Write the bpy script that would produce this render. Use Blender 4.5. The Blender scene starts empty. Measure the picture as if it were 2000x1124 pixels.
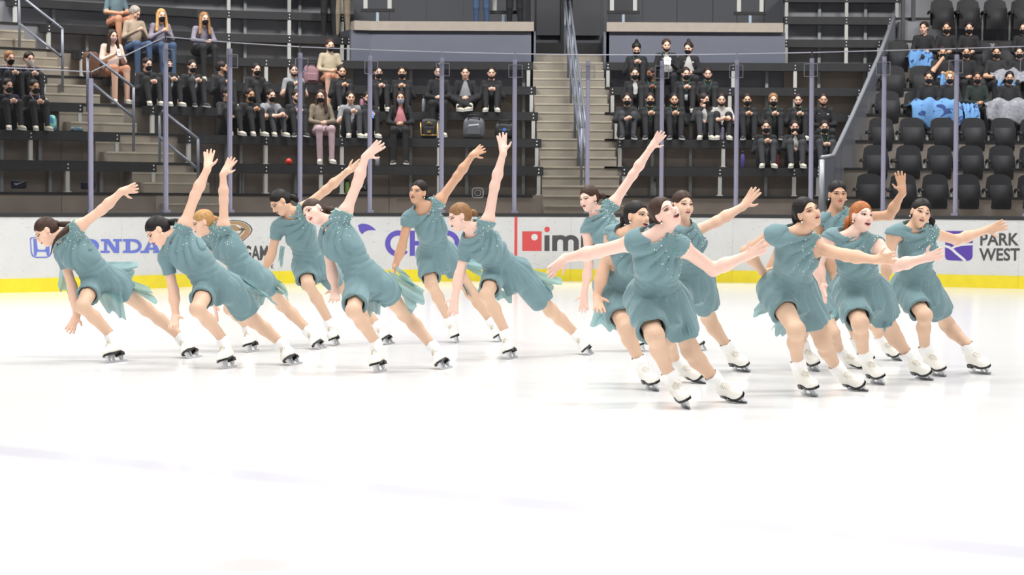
import bpy, bmesh, math, random
import numpy as np
from mathutils import Matrix, Vector
random.seed(7)
rng = np.random.default_rng(7)
scene = bpy.context.scene
COL = scene.collection

# ------------------------------------------------------------------ camera
F_PX = 4500.0          # focal length in pixels of the 2000 px wide frame
CAM_H = 1.237
RHO = 0.00479          # slight roll of the photographer's hand
PHI = math.atan((562 - 393.8) / F_PX)
cr, sr, cp, sp = math.cos(RHO), math.sin(RHO), math.cos(PHI), math.sin(PHI)
cam = bpy.data.cameras.new('camera')
cam_ob = bpy.data.objects.new('camera', cam)
COL.objects.link(cam_ob)
_up = Vector((0, sp, cp)); _fw = Vector((0, cp, -sp)); _rt = Vector((1, 0, 0))
_cx = cr * _rt + sr * _up
_cy = -sr * _rt + cr * _up
M = Matrix((_cx, _cy, -_fw)).transposed().to_4x4()
M.translation = (0, 0, CAM_H)
cam_ob.matrix_world = M
cam.sensor_width = 36.0
cam.lens = 36.0 * F_PX / 2000.0
cam.clip_end = 300
cam.dof.use_dof = True
cam.dof.focus_distance = 16.2
cam.dof.aperture_fstop = 10.0
scene.camera = cam_ob

# ------------------------------------------------------------------ light
world = bpy.data.worlds.new('arena_air')
scene.world = world
world.use_nodes = True
world.node_tree.nodes['Background'].inputs[0].default_value = (0.93, 0.96, 1.0, 1)
world.node_tree.nodes['Background'].inputs[1].default_value = .1
scene.view_settings.view_transform = 'Standard'
scene.view_settings.look = 'None'
scene.view_settings.gamma = 1.0
scene.view_settings.use_curve_mapping = False
scene.view_settings.exposure = 0.0


def area(loc, size, power, col=(1, 0.98, 0.95), rot=(0, 0, 0), spread=180):
    l = bpy.data.lights.new('rink_and_fill_lamp', 'AREA')
    l.shape = 'RECTANGLE'; l.size, l.size_y = size
    l.energy = power; l.color = col; l.spread = math.radians(spread)
    o = bpy.data.objects.new('rink_and_fill_lamp', l); COL.objects.link(o)
    o.location = loc; o.rotation_euler = rot
    return o


for _y in (6, 13, 20, 27):
    for _x in (-9, 0, 9):
        area((_x, _y, 9.5), (5.0, 1.6), 455, spread=150)
for _x in (-11, -4, 3, 10):
    area((_x, 37.0, 9.6), (3.0, 1.0), 560, rot=(math.radians(22), 0, 0), spread=130)  # unseen fill lamps, added to brighten the dim stands behind the boards

# ------------------------------------------------------------------ pixel helpers (for measuring where things stand)
def ray(px, py):
    u, v = px - 1000.0, 562.0 - py
    u2 = u * cr - v * sr; v2 = u * sr + v * cr
    return np.array([u2, F_PX * cp + v2 * sp, v2 * cp - F_PX * sp])


def at_depth(px, py, D):
    r = ray(px, py); t = D / r[1]
    return np.array([r[0] * t, D, CAM_H + r[2] * t])


def on_ice(px, py):
    r = ray(px, py); t = -CAM_H / r[2]
    return np.array([r[0] * t, r[1] * t, 0.0])


def to_px(P):
    x, y, z = P[0], P[1], P[2] - CAM_H
    f = y * cp - z * sp; v = y * sp + z * cp; u = x
    U = u * cr + v * sr; V = -u * sr + v * cr
    return 1000 + F_PX * U / f, 562 - F_PX * V / f


def nrm(v):
    v = np.asarray(v, float); return v / (np.linalg.norm(v) + 1e-12)


# ------------------------------------------------------------------ materials
MATS = {}


def srgb(c):
    c = [x / 255.0 for x in c]
    return tuple((x / 12.92 if x <= 0.04045 else ((x + 0.055) / 1.055) ** 2.4) for x in c) + (1,)


def mat(name, rgb, rough=0.6, metal=0.0, noise=0.0, nscale=20.0, bump=0.0, bscale=60.0, spec=0.5, sss=0.0, alpha=1.0, trans=0.0):
    if name in MATS: return MATS[name]
    m = bpy.data.materials.new(name); m.use_nodes = True
    nt = m.node_tree; b = nt.nodes['Principled BSDF']
    c = srgb(rgb) if max(rgb) > 1 else tuple(rgb) + (1,)
    b.inputs['Base Color'].default_value = c
    b.inputs['Roughness'].default_value = rough
    b.inputs['Metallic'].default_value = metal
    b.inputs['Specular IOR Level'].default_value = spec
    b.inputs['Alpha'].default_value = alpha
    if trans: b.inputs['Transmission Weight'].default_value = trans
    if sss:
        b.inputs['Subsurface Weight'].default_value = sss
        b.inputs['Subsurface Radius'].default_value = (0.02, 0.008, 0.004)
        b.inputs['Subsurface Scale'].default_value = 0.3
    if noise or bump:
        tc = nt.nodes.new('ShaderNodeTexCoord')
    if noise:
        n = nt.nodes.new('ShaderNodeTexNoise'); n.inputs['Scale'].default_value = nscale; n.inputs['Detail'].default_value = 5
        nt.links.new(tc.outputs['Object'], n.inputs['Vector'])
        mx = nt.nodes.new('ShaderNodeMix'); mx.data_type = 'RGBA'
        mr = nt.nodes.new('ShaderNodeMapRange'); mr.inputs[1].default_value = 0.3; mr.inputs[2].default_value = 0.7
        nt.links.new(n.outputs['Fac'], mr.inputs[0]); nt.links.new(mr.outputs[0], mx.inputs['Factor'])
        mx.inputs['A'].default_value = tuple(x * (1 - noise) for x in c[:3]) + (1,)
        mx.inputs['B'].default_value = tuple(min(1, x * (1 + noise)) for x in c[:3]) + (1,)
        nt.links.new(mx.outputs['Result'], b.inputs['Base Color'])
    if bump:
        n2 = nt.nodes.new('ShaderNodeTexNoise'); n2.inputs['Scale'].default_value = bscale; n2.inputs['Detail'].default_value = 4
        nt.links.new(tc.outputs['Object'], n2.inputs['Vector'])
        bp = nt.nodes.new('ShaderNodeBump'); bp.inputs['Strength'].default_value = bump; bp.inputs['Distance'].default_value = 0.01
        nt.links.new(n2.outputs['Fac'], bp.inputs['Height']); nt.links.new(bp.outputs['Normal'], b.inputs['Normal'])
    MATS[name] = m
    return m


# ------------------------------------------------------------------ object helpers
def tag(o, label=None, cat=None, group=None, kind=None):
    if label: o['label'] = label
    if cat: o['category'] = cat
    if group: o['group'] = group
    if kind: o['kind'] = kind
    return o


def empty(name, loc, rotz=0.0, label=None, cat=None, group=None, kind=None):
    o = bpy.data.objects.new(name, None); COL.objects.link(o)
    o.location = loc; o.rotation_euler = (0, 0, rotz); o.empty_display_size = 0.1
    return tag(o, label, cat, group, kind)


def link(name, me, mats=None, parent=None, loc=None, matrix=None):
    o = bpy.data.objects.new(name, me); COL.objects.link(o)
    if mats is not None:
        mats = mats if isinstance(mats, (list, tuple)) else [mats]
        if len(me.materials) == 0:
            for m_ in mats: me.materials.append(m_)
        else:
            for i, m_ in enumerate(mats):
                if i < len(me.materials) and me.materials[i] != m_:
                    o.material_slots[i].link = 'OBJECT'; o.material_slots[i].material = m_
    if parent: o.parent = parent
    if matrix is not None: o.matrix_local = matrix
    elif loc is not None: o.location = loc
    return o


class MB:
    """collects shapes into one mesh"""
    def __init__(s): s.v = []; s.f = []; s.mi = []

    def add(s, vs, fs, m=0):
        n = len(s.v); s.v += [tuple(map(float, p)) for p in vs]
        s.f += [tuple(n + i for i in f) for f in fs]; s.mi += [m] * len(fs); return s

    def box(s, c, d, R=None, m=0):
        x, y, z = d[0] / 2, d[1] / 2, d[2] / 2
        vs = [(-x, -y, -z), (x, -y, -z), (x, y, -z), (-x, y, -z), (-x, -y, z), (x, -y, z), (x, y, z), (-x, y, z)]
        if R is not None: vs = [np.asarray(R) @ np.array(p) for p in vs]
        vs = [np.array(p) + np.array(c) for p in vs]
        return s.add(vs, [(0, 3, 2, 1), (4, 5, 6, 7), (0, 1, 5, 4), (1, 2, 6, 5), (2, 3, 7, 6), (3, 0, 4, 7)], m)

    def prism(s, poly, z0, z1, m=0):
        """plan polygon (counter-clockwise) extruded in z"""
        n = len(poly)
        vs = [(p[0], p[1], z0) for p in poly] + [(p[0], p[1], z1) for p in poly]
        fs = [tuple(range(n - 1, -1, -1)), tuple(range(n, 2 * n))] + [(i, (i + 1) % n, n + (i + 1) % n, n + i) for i in range(n)]
        return s.add(vs, fs, m)

    def tube(s, pts, r, n=8, m=0, cap=True):
        pts = [np.asarray(p, float) for p in pts]
        rs = r if isinstance(r, (list, tuple, np.ndarray)) else [r] * len(pts)
        vs = []; fs = []; ref = None
        for i, p in enumerate(pts):
            t = nrm(pts[min(i + 1, len(pts) - 1)] - pts[max(i - 1, 0)])
            if ref is None: ref = np.array([0, 0, 1.0]) if abs(t[2]) < 0.9 else np.array([1.0, 0, 0])
            a = nrm(np.cross(t, ref)); b = np.cross(t, a); ref = np.cross(a, t)
            for k in range(n):
                q = 2 * math.pi * k / n; vs.append(p + rs[i] * (math.cos(q) * a + math.sin(q) * b))
        for i in range(len(pts) - 1):
            for k in range(n):
                k2 = (k + 1) % n; fs.append((i * n + k, (i + 1) * n + k, (i + 1) * n + k2, i * n + k2))
        if cap:
            fs.append(tuple(range(n))); fs.append(tuple(range((len(pts) - 1) * n + n - 1, (len(pts) - 1) * n - 1, -1)))
        return s.add(vs, fs, m)

    def grid(s, P, m=0):
        """P[i][j] points -> quads"""
        a, b = len(P), len(P[0])
        return s.add([p for row in P for p in row], [(i * b + j, i * b + j + 1, (i + 1) * b + j + 1, (i + 1) * b + j) for i in range(a - 1) for j in range(b - 1)], m)

    def ball(s, c, r, m=0, seg=8, rings=6):
        r = np.array(r if hasattr(r, '__len__') else (r, r, r), float); c = np.array(c, float)
        vs = [c + r * (0, 0, 1)]
        for i in range(1, rings):
            a = math.pi * i / rings
            for k in range(seg):
                q = 2 * math.pi * k / seg; vs.append(c + r * (math.sin(a) * math.cos(q), math.sin(a) * math.sin(q), math.cos(a)))
        vs.append(c - r * (0, 0, 1)); fs = []
        for k in range(seg):
            k2 = (k + 1) % seg
            fs.append((0, 1 + k, 1 + k2))
            for i in range(rings - 2):
                fs.append((1 + i * seg + k, 1 + (i + 1) * seg + k, 1 + (i + 1) * seg + k2, 1 + i * seg + k2))
            fs.append((1 + (rings - 2) * seg + k, len(vs) - 1, 1 + (rings - 2) * seg + k2))
        return s.add(vs, fs, m)

    def mesh(s, name, smooth=False, mats=()):
        me = bpy.data.meshes.new(name); me.from_pydata(s.v, [], s.f); me.update()
        for m_ in mats: me.materials.append(m_)
        if any(s.mi): me.polygons.foreach_set('material_index', s.mi)
        if smooth: me.polygons.foreach_set('use_smooth', [True] * len(me.polygons))
        return me

    def build(s, name, mats, parent=None, smooth=False, loc=None, matrix=None):
        return link(name, s.mesh(name, smooth), mats, parent, loc, matrix)


def bevel(o, w=0.006, seg=2):
    b = o.modifiers.new('edge', 'BEVEL'); b.width = w; b.segments = seg; b.limit_method = 'ANGLE'
    return o

# ------------------------------------------------------------------ ice
def ice_material():
    m = bpy.data.materials.new('rink_ice'); m.use_nodes = True
    nt = m.node_tree; b = nt.nodes['Principled BSDF']
    tc = nt.nodes.new('ShaderNodeTexCoord')
    def line(px_a, px_b, width, soft):
        """soft painted line under the ice through two points of the ice"""
        a, c = on_ice(*px_a), on_ice(*px_b)
        d = nrm(c - a); n = np.array([-d[1], d[0], 0.0])
        dot = nt.nodes.new('ShaderNodeVectorMath'); dot.operation = 'DOT_PRODUCT'
        nt.links.new(tc.outputs['Object'], dot.inputs[0]); dot.inputs[1].default_value = tuple(n)
        sub = nt.nodes.new('ShaderNodeMath'); sub.operation = 'SUBTRACT'; nt.links.new(dot.outputs['Value'], sub.inputs[0]); sub.inputs[1].default_value = float(n @ a)
        ab = nt.nodes.new('ShaderNodeMath'); ab.operation = 'ABSOLUTE'; nt.links.new(sub.outputs[0], ab.inputs[0])
        mr = nt.nodes.new('ShaderNodeMapRange'); mr.interpolation_type = 'SMOOTHSTEP'
        mr.inputs[1].default_value = width - soft; mr.inputs[2].default_value = width + soft; mr.inputs[3].default_value = 1; mr.inputs[4].default_value = 0
        nt.links.new(ab.outputs[0], mr.inputs[0]); return mr.outputs[0]
    l1 = line((0, 880), (1100, 990), 0.15, 0.07)
    n = nt.nodes.new('ShaderNodeTexNoise'); n.inputs['Scale'].default_value = 0.5; n.inputs['Detail'].default_value = 6
    nt.links.new(tc.outputs['Object'], n.inputs['Vector'])
    mp = nt.nodes.new('ShaderNodeMapping'); mp.inputs['Scale'].default_value = (30, 1.2, 1); mp.inputs['Rotation'].default_value = (0, 0, 0.9)
    nt.links.new(tc.outputs['Object'], mp.inputs['Vector'])
    sc = nt.nodes.new('ShaderNodeTexNoise'); sc.inputs['Scale'].default_value = 1.0; sc.inputs['Detail'].default_value = 8
    nt.links.new(mp.outputs[0], sc.inputs['Vector'])
    base = nt.nodes.new('ShaderNodeMix'); base.data_type = 'RGBA'
    base.inputs['A'].default_value = (0.84, 0.84, 0.85, 1); base.inputs['B'].default_value = (0.88, 0.88, 0.88, 1)
    nt.links.new(n.outputs['Fac'], base.inputs['Factor'])
    m1 = nt.nodes.new('ShaderNodeMix'); m1.data_type = 'RGBA'; m1.inputs['B'].default_value = (0.60, 0.60, 0.74, 1)
    f1 = nt.nodes.new('ShaderNodeMath'); f1.operation = 'MULTIPLY'; f1.inputs[1].default_value = 0.5
    nt.links.new(l1, f1.inputs[0]); nt.links.new(f1.outputs[0], m1.inputs['Factor']); nt.links.new(base.outputs['Result'], m1.inputs['A'])
    # a faint pinkish painted spot
    spot = on_ice(480, 1105)
    ds = nt.nodes.new('ShaderNodeVectorMath'); ds.operation = 'DISTANCE'; ds.inputs[1].default_value = tuple(spot)
    nt.links.new(tc.outputs['Object'], ds.inputs[0])
    mr = nt.nodes.new('ShaderNodeMapRange'); mr.interpolation_type = 'SMOOTHSTEP'; mr.inputs[1].default_value = 0.05; mr.inputs[2].default_value = 0.36; mr.inputs[3].default_value = 0.5; mr.inputs[4].default_value = 0
    nt.links.new(ds.outputs['Value'], mr.inputs[0])
    m2 = nt.nodes.new('ShaderNodeMix'); m2.data_type = 'RGBA'; m2.inputs['B'].default_value = (0.80, 0.60, 0.62, 1)
    nt.links.new(mr.outputs[0], m2.inputs['Factor']); nt.links.new(m1.outputs['Result'], m2.inputs['A'])
    nt.links.new(m2.outputs['Result'], b.inputs['Base Color'])
    b.inputs['Roughness'].default_value = 0.16
    b.inputs['IOR'].default_value = 1.31
    b.inputs['Specular IOR Level'].default_value = 0.35
    bp = nt.nodes.new('ShaderNodeBump'); bp.inputs['Strength'].default_value = 0.05; bp.inputs['Distance'].default_value = 0.004
    nt.links.new(sc.outputs['Fac'], bp.inputs['Height']); nt.links.new(bp.outputs['Normal'], b.inputs['Normal'])
    return m


ice = MB().add([(-16, -4, 0), (16, -4, 0), (16, 40, 0), (-16, 40, 0)], [(0, 1, 2, 3)]).build('floor', ice_material())
tag(ice, kind='structure')

# ------------------------------------------------------------------ rink boards: plan curve of the corner
_bp = np.array([(-17.5, 21.0), (-13.6, 25.0), (-10.6, 27.4), (-8.2, 29.1), (-6.74, 30.32), (-6.1, 30.85), (-5.2, 31.85), (-4.55, 32.85), (-3.43, 34.22), (-1.41, 35.35), (0.8, 35.93), (3.19, 35.72), (6.08, 34.35), (7.48, 33.5), (9.0, 32.4), (10.6, 31.1), (13.2, 28.9), (16.0, 26.2)])


def _catmull(P, n=24):
    out = []
    for i in range(1, len(P) - 2):
        a, b, c, d = P[i - 1], P[i], P[i + 1], P[i + 2]
        for t in np.linspace(0, 1, n, endpoint=False):
            out.append(0.5 * ((2 * b) + (-a + c) * t + (2 * a - 5 * b + 4 * c - d) * t * t + (-a + 3 * b - 3 * c + d) * t ** 3))
    return np.array(out)


BC = _catmull(_bp)
for _ in range(30): BC[1:-1] = 0.25 * BC[:-2] + 0.5 * BC[1:-1] + 0.25 * BC[2:]
BPX = np.array([to_px((p[0], p[1], 0.5))[0] for p in BC])
_tg = np.gradient(BC, axis=0); _tg /= np.linalg.norm(_tg, axis=1)[:, None]
BN = np.stack([_tg[:, 1], -_tg[:, 0]], 1)          # towards the ice


def board(px, off=0.0):
    x = np.interp(px, BPX, BC[:, 0]); y = np.interp(px, BPX, BC[:, 1])
    n = np.array([np.interp(px, BPX, BN[:, 0]), np.interp(px, BPX, BN[:, 1])])
    return np.array([x, y]) + n * off


def board_xyz(px, py, off=0.004):
    b = board(px, off); p = at_depth(px, py, b[1])
    return np.array([b[0], b[1], p[2]])


TOPW, YEL, CAP = 1.0, 0.185, 1.055
board_white = mat('scuffed_white_board', (226, 227, 226), rough=0.35, noise=0.03, nscale=3)


def scuff(m):
    nt = m.node_tree; b = nt.nodes['Principled BSDF']
    old = b.inputs['Base Color'].links[0].from_socket
    tc = nt.nodes.new('ShaderNodeTexCoord')
    mp = nt.nodes.new('ShaderNodeMapping'); mp.inputs['Scale'].default_value = (5, 5, 14)
    nt.links.new(tc.outputs['Object'], mp.inputs['Vector'])
    n = nt.nodes.new('ShaderNodeTexNoise'); n.inputs['Scale'].default_value = 2.6; n.inputs['Detail'].default_value = 9; n.inputs['Roughness'].default_value = 0.65
    nt.links.new(mp.outputs[0], n.inputs['Vector'])
    r = nt.nodes.new('ShaderNodeMapRange'); r.inputs[1].default_value = 0.60; r.inputs[2].default_value = 0.70; r.inputs[4].default_value = 0.6
    nt.links.new(n.outputs['Fac'], r.inputs[0])
    mx = nt.nodes.new('ShaderNodeMix'); mx.data_type = 'RGBA'; mx.inputs['B'].default_value = (0.33, 0.33, 0.34, 1)
    nt.links.new(r.outputs[0], mx.inputs['Factor']); nt.links.new(old, mx.inputs['A'])
    nt.links.new(mx.outputs['Result'], b.inputs['Base Color'])


scuff(board_white)
yellow = mat('yellow_kickplate', (250, 230, 58), rough=0.35, noise=0.05, nscale=6)
cap_m = mat('dark_cap_rail', (52, 52, 54), rough=0.45)
rink = empty('rink_boards', (0, 34, 0), kind='structure')
rink.name = 'wall_rink'


def curve_strip(px0, px1, z0, z1, off0, off1, name, m, parent, n=8):
    """a curved slab of the boards: front face off1 towards the ice, back off0"""
    mb = MB(); xs = np.linspace(px0, px1, n)
    fr = [board(x, off1) for x in xs]; bk = [board(x, off0) for x in xs]
    vs = [(p[0], p[1], z0) for p in fr] + [(p[0], p[1], z1) for p in fr] + [(p[0], p[1], z1) for p in bk] + [(p[0], p[1], z0) for p in bk]
    fs = []
    for k in range(4):
        for i in range(n - 1):
            a, b = k * n, ((k + 1) % 4) * n
            fs.append((a + i, a + i + 1, b + i + 1, b + i))
    fs += [(0, n, 2 * n, 3 * n), (n - 1, 4 * n - 1, 3 * n - 1, 2 * n - 1)]
    mb.add([(v[0], v[1] - 34, v[2]) for v in vs], fs)
    return mb.build(name, m, parent)


SEAMS = [-1250, -900, -600, -330, -50, 237, 545, 800, 1115, 1431, 1725, 1990, 2290, 2620, 2950]
for a, b in zip(SEAMS[:-1], SEAMS[1:]):
    curve_strip(a + .12, b - .12, YEL, TOPW, -0.06, 0.0, 'board_panel', board_white, rink, 10)
    curve_strip(a + .12, b - .12, 0.0, YEL, -0.06, 0.012, 'kick_plate', yellow, rink, 10)
curve_strip(-1250, 2950, TOPW, CAP, -0.17, 0.012, 'cap_rail', cap_m, rink, 110)

# glass: posts, panes and little clear latch plates
post_m = mat('lavender_grey_post', (158, 156, 178), rough=0.4)


def glass_material():
    m = bpy.data.materials.new('rink_glass'); m.use_nodes = True
    nt = m.node_tree; nt.nodes.clear()
    out = nt.nodes.new('ShaderNodeOutputMaterial')
    tr = nt.nodes.new('ShaderNodeBsdfTransparent'); tr.inputs[0].default_value = (0.93, 0.94, 0.95, 1)
    gl = nt.nodes.new('ShaderNodeBsdfGlossy'); gl.inputs['Roughness'].default_value = 0.04; gl.inputs[0].default_value = (1, 1, 1, 1)
    df = nt.nodes.new('ShaderNodeBsdfDiffuse'); df.inputs[0].default_value = (0.75, 0.76, 0.8, 1)
    fr = nt.nodes.new('ShaderNodeFresnel'); fr.inputs[0].default_value = 1.2
    mx = nt.nodes.new('ShaderNodeMixShader'); nt.links.new(fr.outputs[0], mx.inputs[0]); nt.links.new(tr.outputs[0], mx.inputs[1]); nt.links.new(gl.outputs[0], mx.inputs[2])
    m2 = nt.nodes.new('ShaderNodeMixShader'); m2.inputs[0].default_value = 0.004
    nt.links.new(mx.outputs[0], m2.inputs[1]); nt.links.new(df.outputs[0], m2.inputs[2]); nt.links.new(m2.outputs[0], out.inputs[0])
    return m


glass_m = glass_material()
edge_m = mat('glass_edge', (150, 150, 160), rough=0.3, alpha=0.6)
POSTS = [-1100, -890, -680, -480, -285, -100, 44, 185, 333, 457, 591, 726, 865, 1006, 1147, 1290, 1434, 1579, 1720, 1861, 2000, 2140, 2285, 2430, 2580, 2740]
TALL, LOW = 3.53, 2.97


def gtop(px):
    return LOW if px <= 190 else TALL


for i, px in enumerate(POSTS):
    p = board(px, -0.085); n = nrm(board(px, 0.1) - board(px, 0)); a = math.atan2(n[1], n[0]) + math.pi / 2
    R = np.array([[math.cos(a), -math.sin(a), 0], [math.sin(a), math.cos(a), 0], [0, 0, 1]])
    if px == 44: continue
    h = gtop(px) - CAP - 0.09
    mb = MB(); mb.box((0, 0, CAP + h / 2), (0.062, 0.04, h), R); mb.box((0, 0, CAP + h / 2), (0.03, 0.062, h - .04), R)
    mb.box((0, 0, CAP + 0.02), (0.1, 0.09, 0.04), R)
    o = mb.build('glass_post', post_m, rink, loc=(p[0], p[1] - 34, 0))
    if px > 300:
        mb = MB()
        q = nrm(n); c = np.array([q[0] * 0.05, q[1] * 0.05, TALL - 0.27])
        mb.box(c, (0.21, 0.008, 0.19), R)
        for dz in (-.095, .095): mb.box(c + np.array([0, 0, dz]), (0.215, 0.012, 0.01), R, 1)
        for dx in (-.105, .105): mb.box(c + R @ np.array([dx, 0, 0]), (0.01, 0.012, 0.19), R, 1)
        mb.build('latch_plate', [glass_m, edge_m], rink, loc=(p[0], p[1] - 34, 0))
for a, b in zip(POSTS[:-1], POSTS[1:]):
    if a == 44 or b == 44:
        if a != 44: b = 185
        else: continue
    pa, pb = board(a + 1.5, -0.085), board(b - 1.5, -0.085)
    za, zb = gtop(a), gtop(b)
    if a == 185: za = LOW
    n = nrm(np.array([pa[1] - pb[1], pb[0] - pa[0]])) * 0.006
    mb = MB()
    P = [(pa - n), (pb - n), (pb + n), (pa + n)]
    vs = [(*p, CAP) for p in P] + [(*P[0], za), (*P[1], zb), (*P[2], zb), (*P[3], za)]
    vs = [(v[0], v[1] - 34, v[2]) for v in vs]
    mb.add(vs, [(0, 1, 5, 4), (2, 3, 7, 6)], 0)
    mb.add(vs, [(4, 5, 6, 7), (1, 2, 6, 5), (3, 0, 4, 7)], 1)
    mb.build('glass_pane', [glass_m, edge_m], rink)
    # the polished top edge of the pane
    mb = MB(); mb.tube([(pa[0], pa[1] - 34, za), (pb[0], pb[1] - 34, zb)], 0.009, 6)
    mb.build('pane_edge', mat('bright_edge', (170, 170, 182), rough=0.3), rink)

# ------------------------------------------------------------------ writing and emblems printed on the boards
def flat_poly(mb, pts, off, m=0):
    vs = [board_xyz(x, y, off) for x, y in pts]
    mb.add([(v[0], v[1] - 34, v[2]) for v in vs], [tuple(range(len(vs) - 1, -1, -1))], m)


def circ(cx, cy, rx, ry=None, n=28, a0=0, a1=360):
    ry = ry or rx
    return [(cx + rx * math.cos(math.radians(a0 + (a1 - a0) * i / n)), cy + ry * math.sin(math.radians(a0 + (a1 - a0) * i / n))) for i in range(n + (0 if a1 - a0 == 360 else 1))]


def ring(mb, cx, cy, r0, r1, off, m=0, a0=0, a1=360, ys=1.0, n=36):
    for i in range(n):
        t0, t1 = math.radians(a0 + (a1 - a0) * i / n), math.radians(a0 + (a1 - a0) * (i + 1) / n)
        flat_poly(mb, [(cx + r * math.cos(t), cy + r * ys * math.sin(t)) for r, t in ((r0, t0), (r1, t0), (r1, t1), (r0, t1))], off, m)


def decal(mb, name, mats):
    me = mb.mesh(name); bm = bmesh.new(); bm.from_mesh(me)
    big = [f for f in bm.faces if len(f.verts) > 4]
    bmesh.ops.triangulate(bm, faces=big)
    for f in bm.faces:
        c = f.calc_center_median()
        w = Vector((c.x, c.y + 34, 0)); i = int(np.argmin(((BC - np.array([w.x, w.y])) ** 2).sum(1)))
        if f.normal.x * BN[i, 0] + f.normal.y * BN[i, 1] < 0: f.normal_flip()
    bm.to_mesh(me); bm.free()
    return link(name, me, mats, rink)


blue_p = mat('blue_print', (112, 128, 214), rough=0.4)
purple_p = mat('purple_print', (104, 92, 190), rough=0.4)
purple2_p = mat('violet_print', (96, 72, 172), rough=0.4)
dark_p = mat('dark_grey_print', (84, 82, 84), rough=0.4)
red_p = mat('red_print', (226, 88, 88), rough=0.4)
redline_p = mat('red_line_print', (236, 84, 84), rough=0.4)
white_p = mat('white_print', (232, 233, 232), rough=0.4)
gold_p = mat('gold_print', (182, 150, 112), rough=0.4)
orange_p = mat('orange_print', (186, 96, 84), rough=0.4)

# blue slab-serif lettering: O N D A with the emblem before it
mb = MB()
def serif_bar(x0, x1, y0, y1): flat_poly(mb, [(x0, y0), (x1, y0), (x1, y1), (x0, y1)], 0.004)
T, B = 467.3, 494.6
# emblem frame (rounded, wider at the top) and its H
fr_o = [(58.5, 466), (62, 463.6), (100, 463.6), (104, 466), (101.5, 494), (97, 501.5), (90, 504), (70, 504), (63, 501), (60, 494)]
fr_i = [(60.5, 468), (63, 465.4), (99.5, 465.4), (102, 468), (99.7, 493), (96, 499.6), (90, 502), (70, 502), (65, 499.2), (62, 493)]
for i in range(len(fr_o)):
    j = (i + 1) % len(fr_o); flat_poly(mb, [fr_o[i], fr_o[j], fr_i[j], fr_i[i]], 0.004)
flat_poly(mb, [(65, 467), (71, 467), (73.5, 487.5), (75.3, 488.5), (72.6, 491.5), (70.5, 500), (66.5, 500)], 0.004)
flat_poly(mb, [(97.5, 467), (91.5, 467), (89, 487.5), (87.2, 488.5), (89.9, 491.5), (92, 500), (96, 500)], 0.004)
flat_poly(mb, [(73, 486), (75.5, 488.4), (87, 488.4), (89.5, 486), (90, 492), (72.5, 492)], 0.0041)
# H (mostly behind the skater) and O
for x in (112, 138):
    serif_bar(x, x + 9, T, B); serif_bar(x - 5, x + 14, T, T + 4.5); serif_bar(x - 5, x + 14, B - 4.5, B)
serif_bar(118, 140, 478.5, 483.5)
ring(mb, 175, 481, 9.5, 18.5, 0.004, ys=0.76)
# N
serif_bar(203, 209, T, B); serif_bar(196, 214, B - 4.5, B); serif_bar(197, 206, T, T + 4.5)
flat_poly(mb, [(203, T), (213, T), (232.5, B), (222.5, B)], 0.0041)
serif_bar(225.5, 232.5, T, B); serif_bar(221, 238, T, T + 4.5)
# D
serif_bar(245.5, 254, T, B); serif_bar(240, 262, T, T + 4.8); serif_bar(240, 262, B - 4.8, B)
ring(mb, 261, (T + B) / 2, 8.8, 15.5, 0.0041, a0=-90, a1=90, ys=0.88, n=20)
# A
flat_poly(mb, [(293, T), (300, T), (286, B), (279, B)], 0.004); flat_poly(mb, [(293, T), (301, T), (313, B), (305, B)], 0.0041)
serif_bar(285, 307, 484, 488.5); serif_bar(274, 291, B - 4.5, B); serif_bar(299, 318, B - 4.5, B)
decal(mb, 'lettering', blue_p)
# webbed-foot D emblem
mb = MB()
def dshape(k, cx=452, cy=453):
    P = [(493, 448.5), (489, 441), (480, 434.5), (468, 430.5), (455, 429.8), (440, 432), (430, 437), (424, 444), (423, 453), (428, 464), (440, 476), (455, 482), (466, 478), (480, 467), (490, 457)]
    return [(cx + (x - cx) * k, cy + (y - cy) * k) for x, y in P]
flat_poly(mb, dshape(1.0), 0.0040, 0); flat_poly(mb, dshape(0.93), 0.0046, 1); flat_poly(mb, dshape(0.90), 0.0052, 2)
flat_poly(mb, dshape(0.62), 0.0058, 1); flat_poly(mb, dshape(0.57), 0.0064, 2)
flat_poly(mb, [(479, 448.5), (470, 443.5), (466, 441), (472, 447), (464, 448.2), (473, 450), (465, 458.5), (471, 454)], 0.007, 0)
flat_poly(mb, [(470, 443), (456, 438.5), (466, 444.5), (470, 447)], 0.007, 1); flat_poly(mb, [(470, 451), (454, 453), (464, 455.5), (468, 456)], 0.007, 1)
flat_poly(mb, [(444, 440), (450, 444), (448, 447)], 0.007, 0)
flat_poly(mb, [(492, 452), (488, 458), (478, 467), (464, 477), (468, 473.5), (480, 464), (487, 456)], 0.0075, 3)
decal(mb, 'foot_emblem', [dark_p, white_p, gold_p, orange_p])
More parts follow.
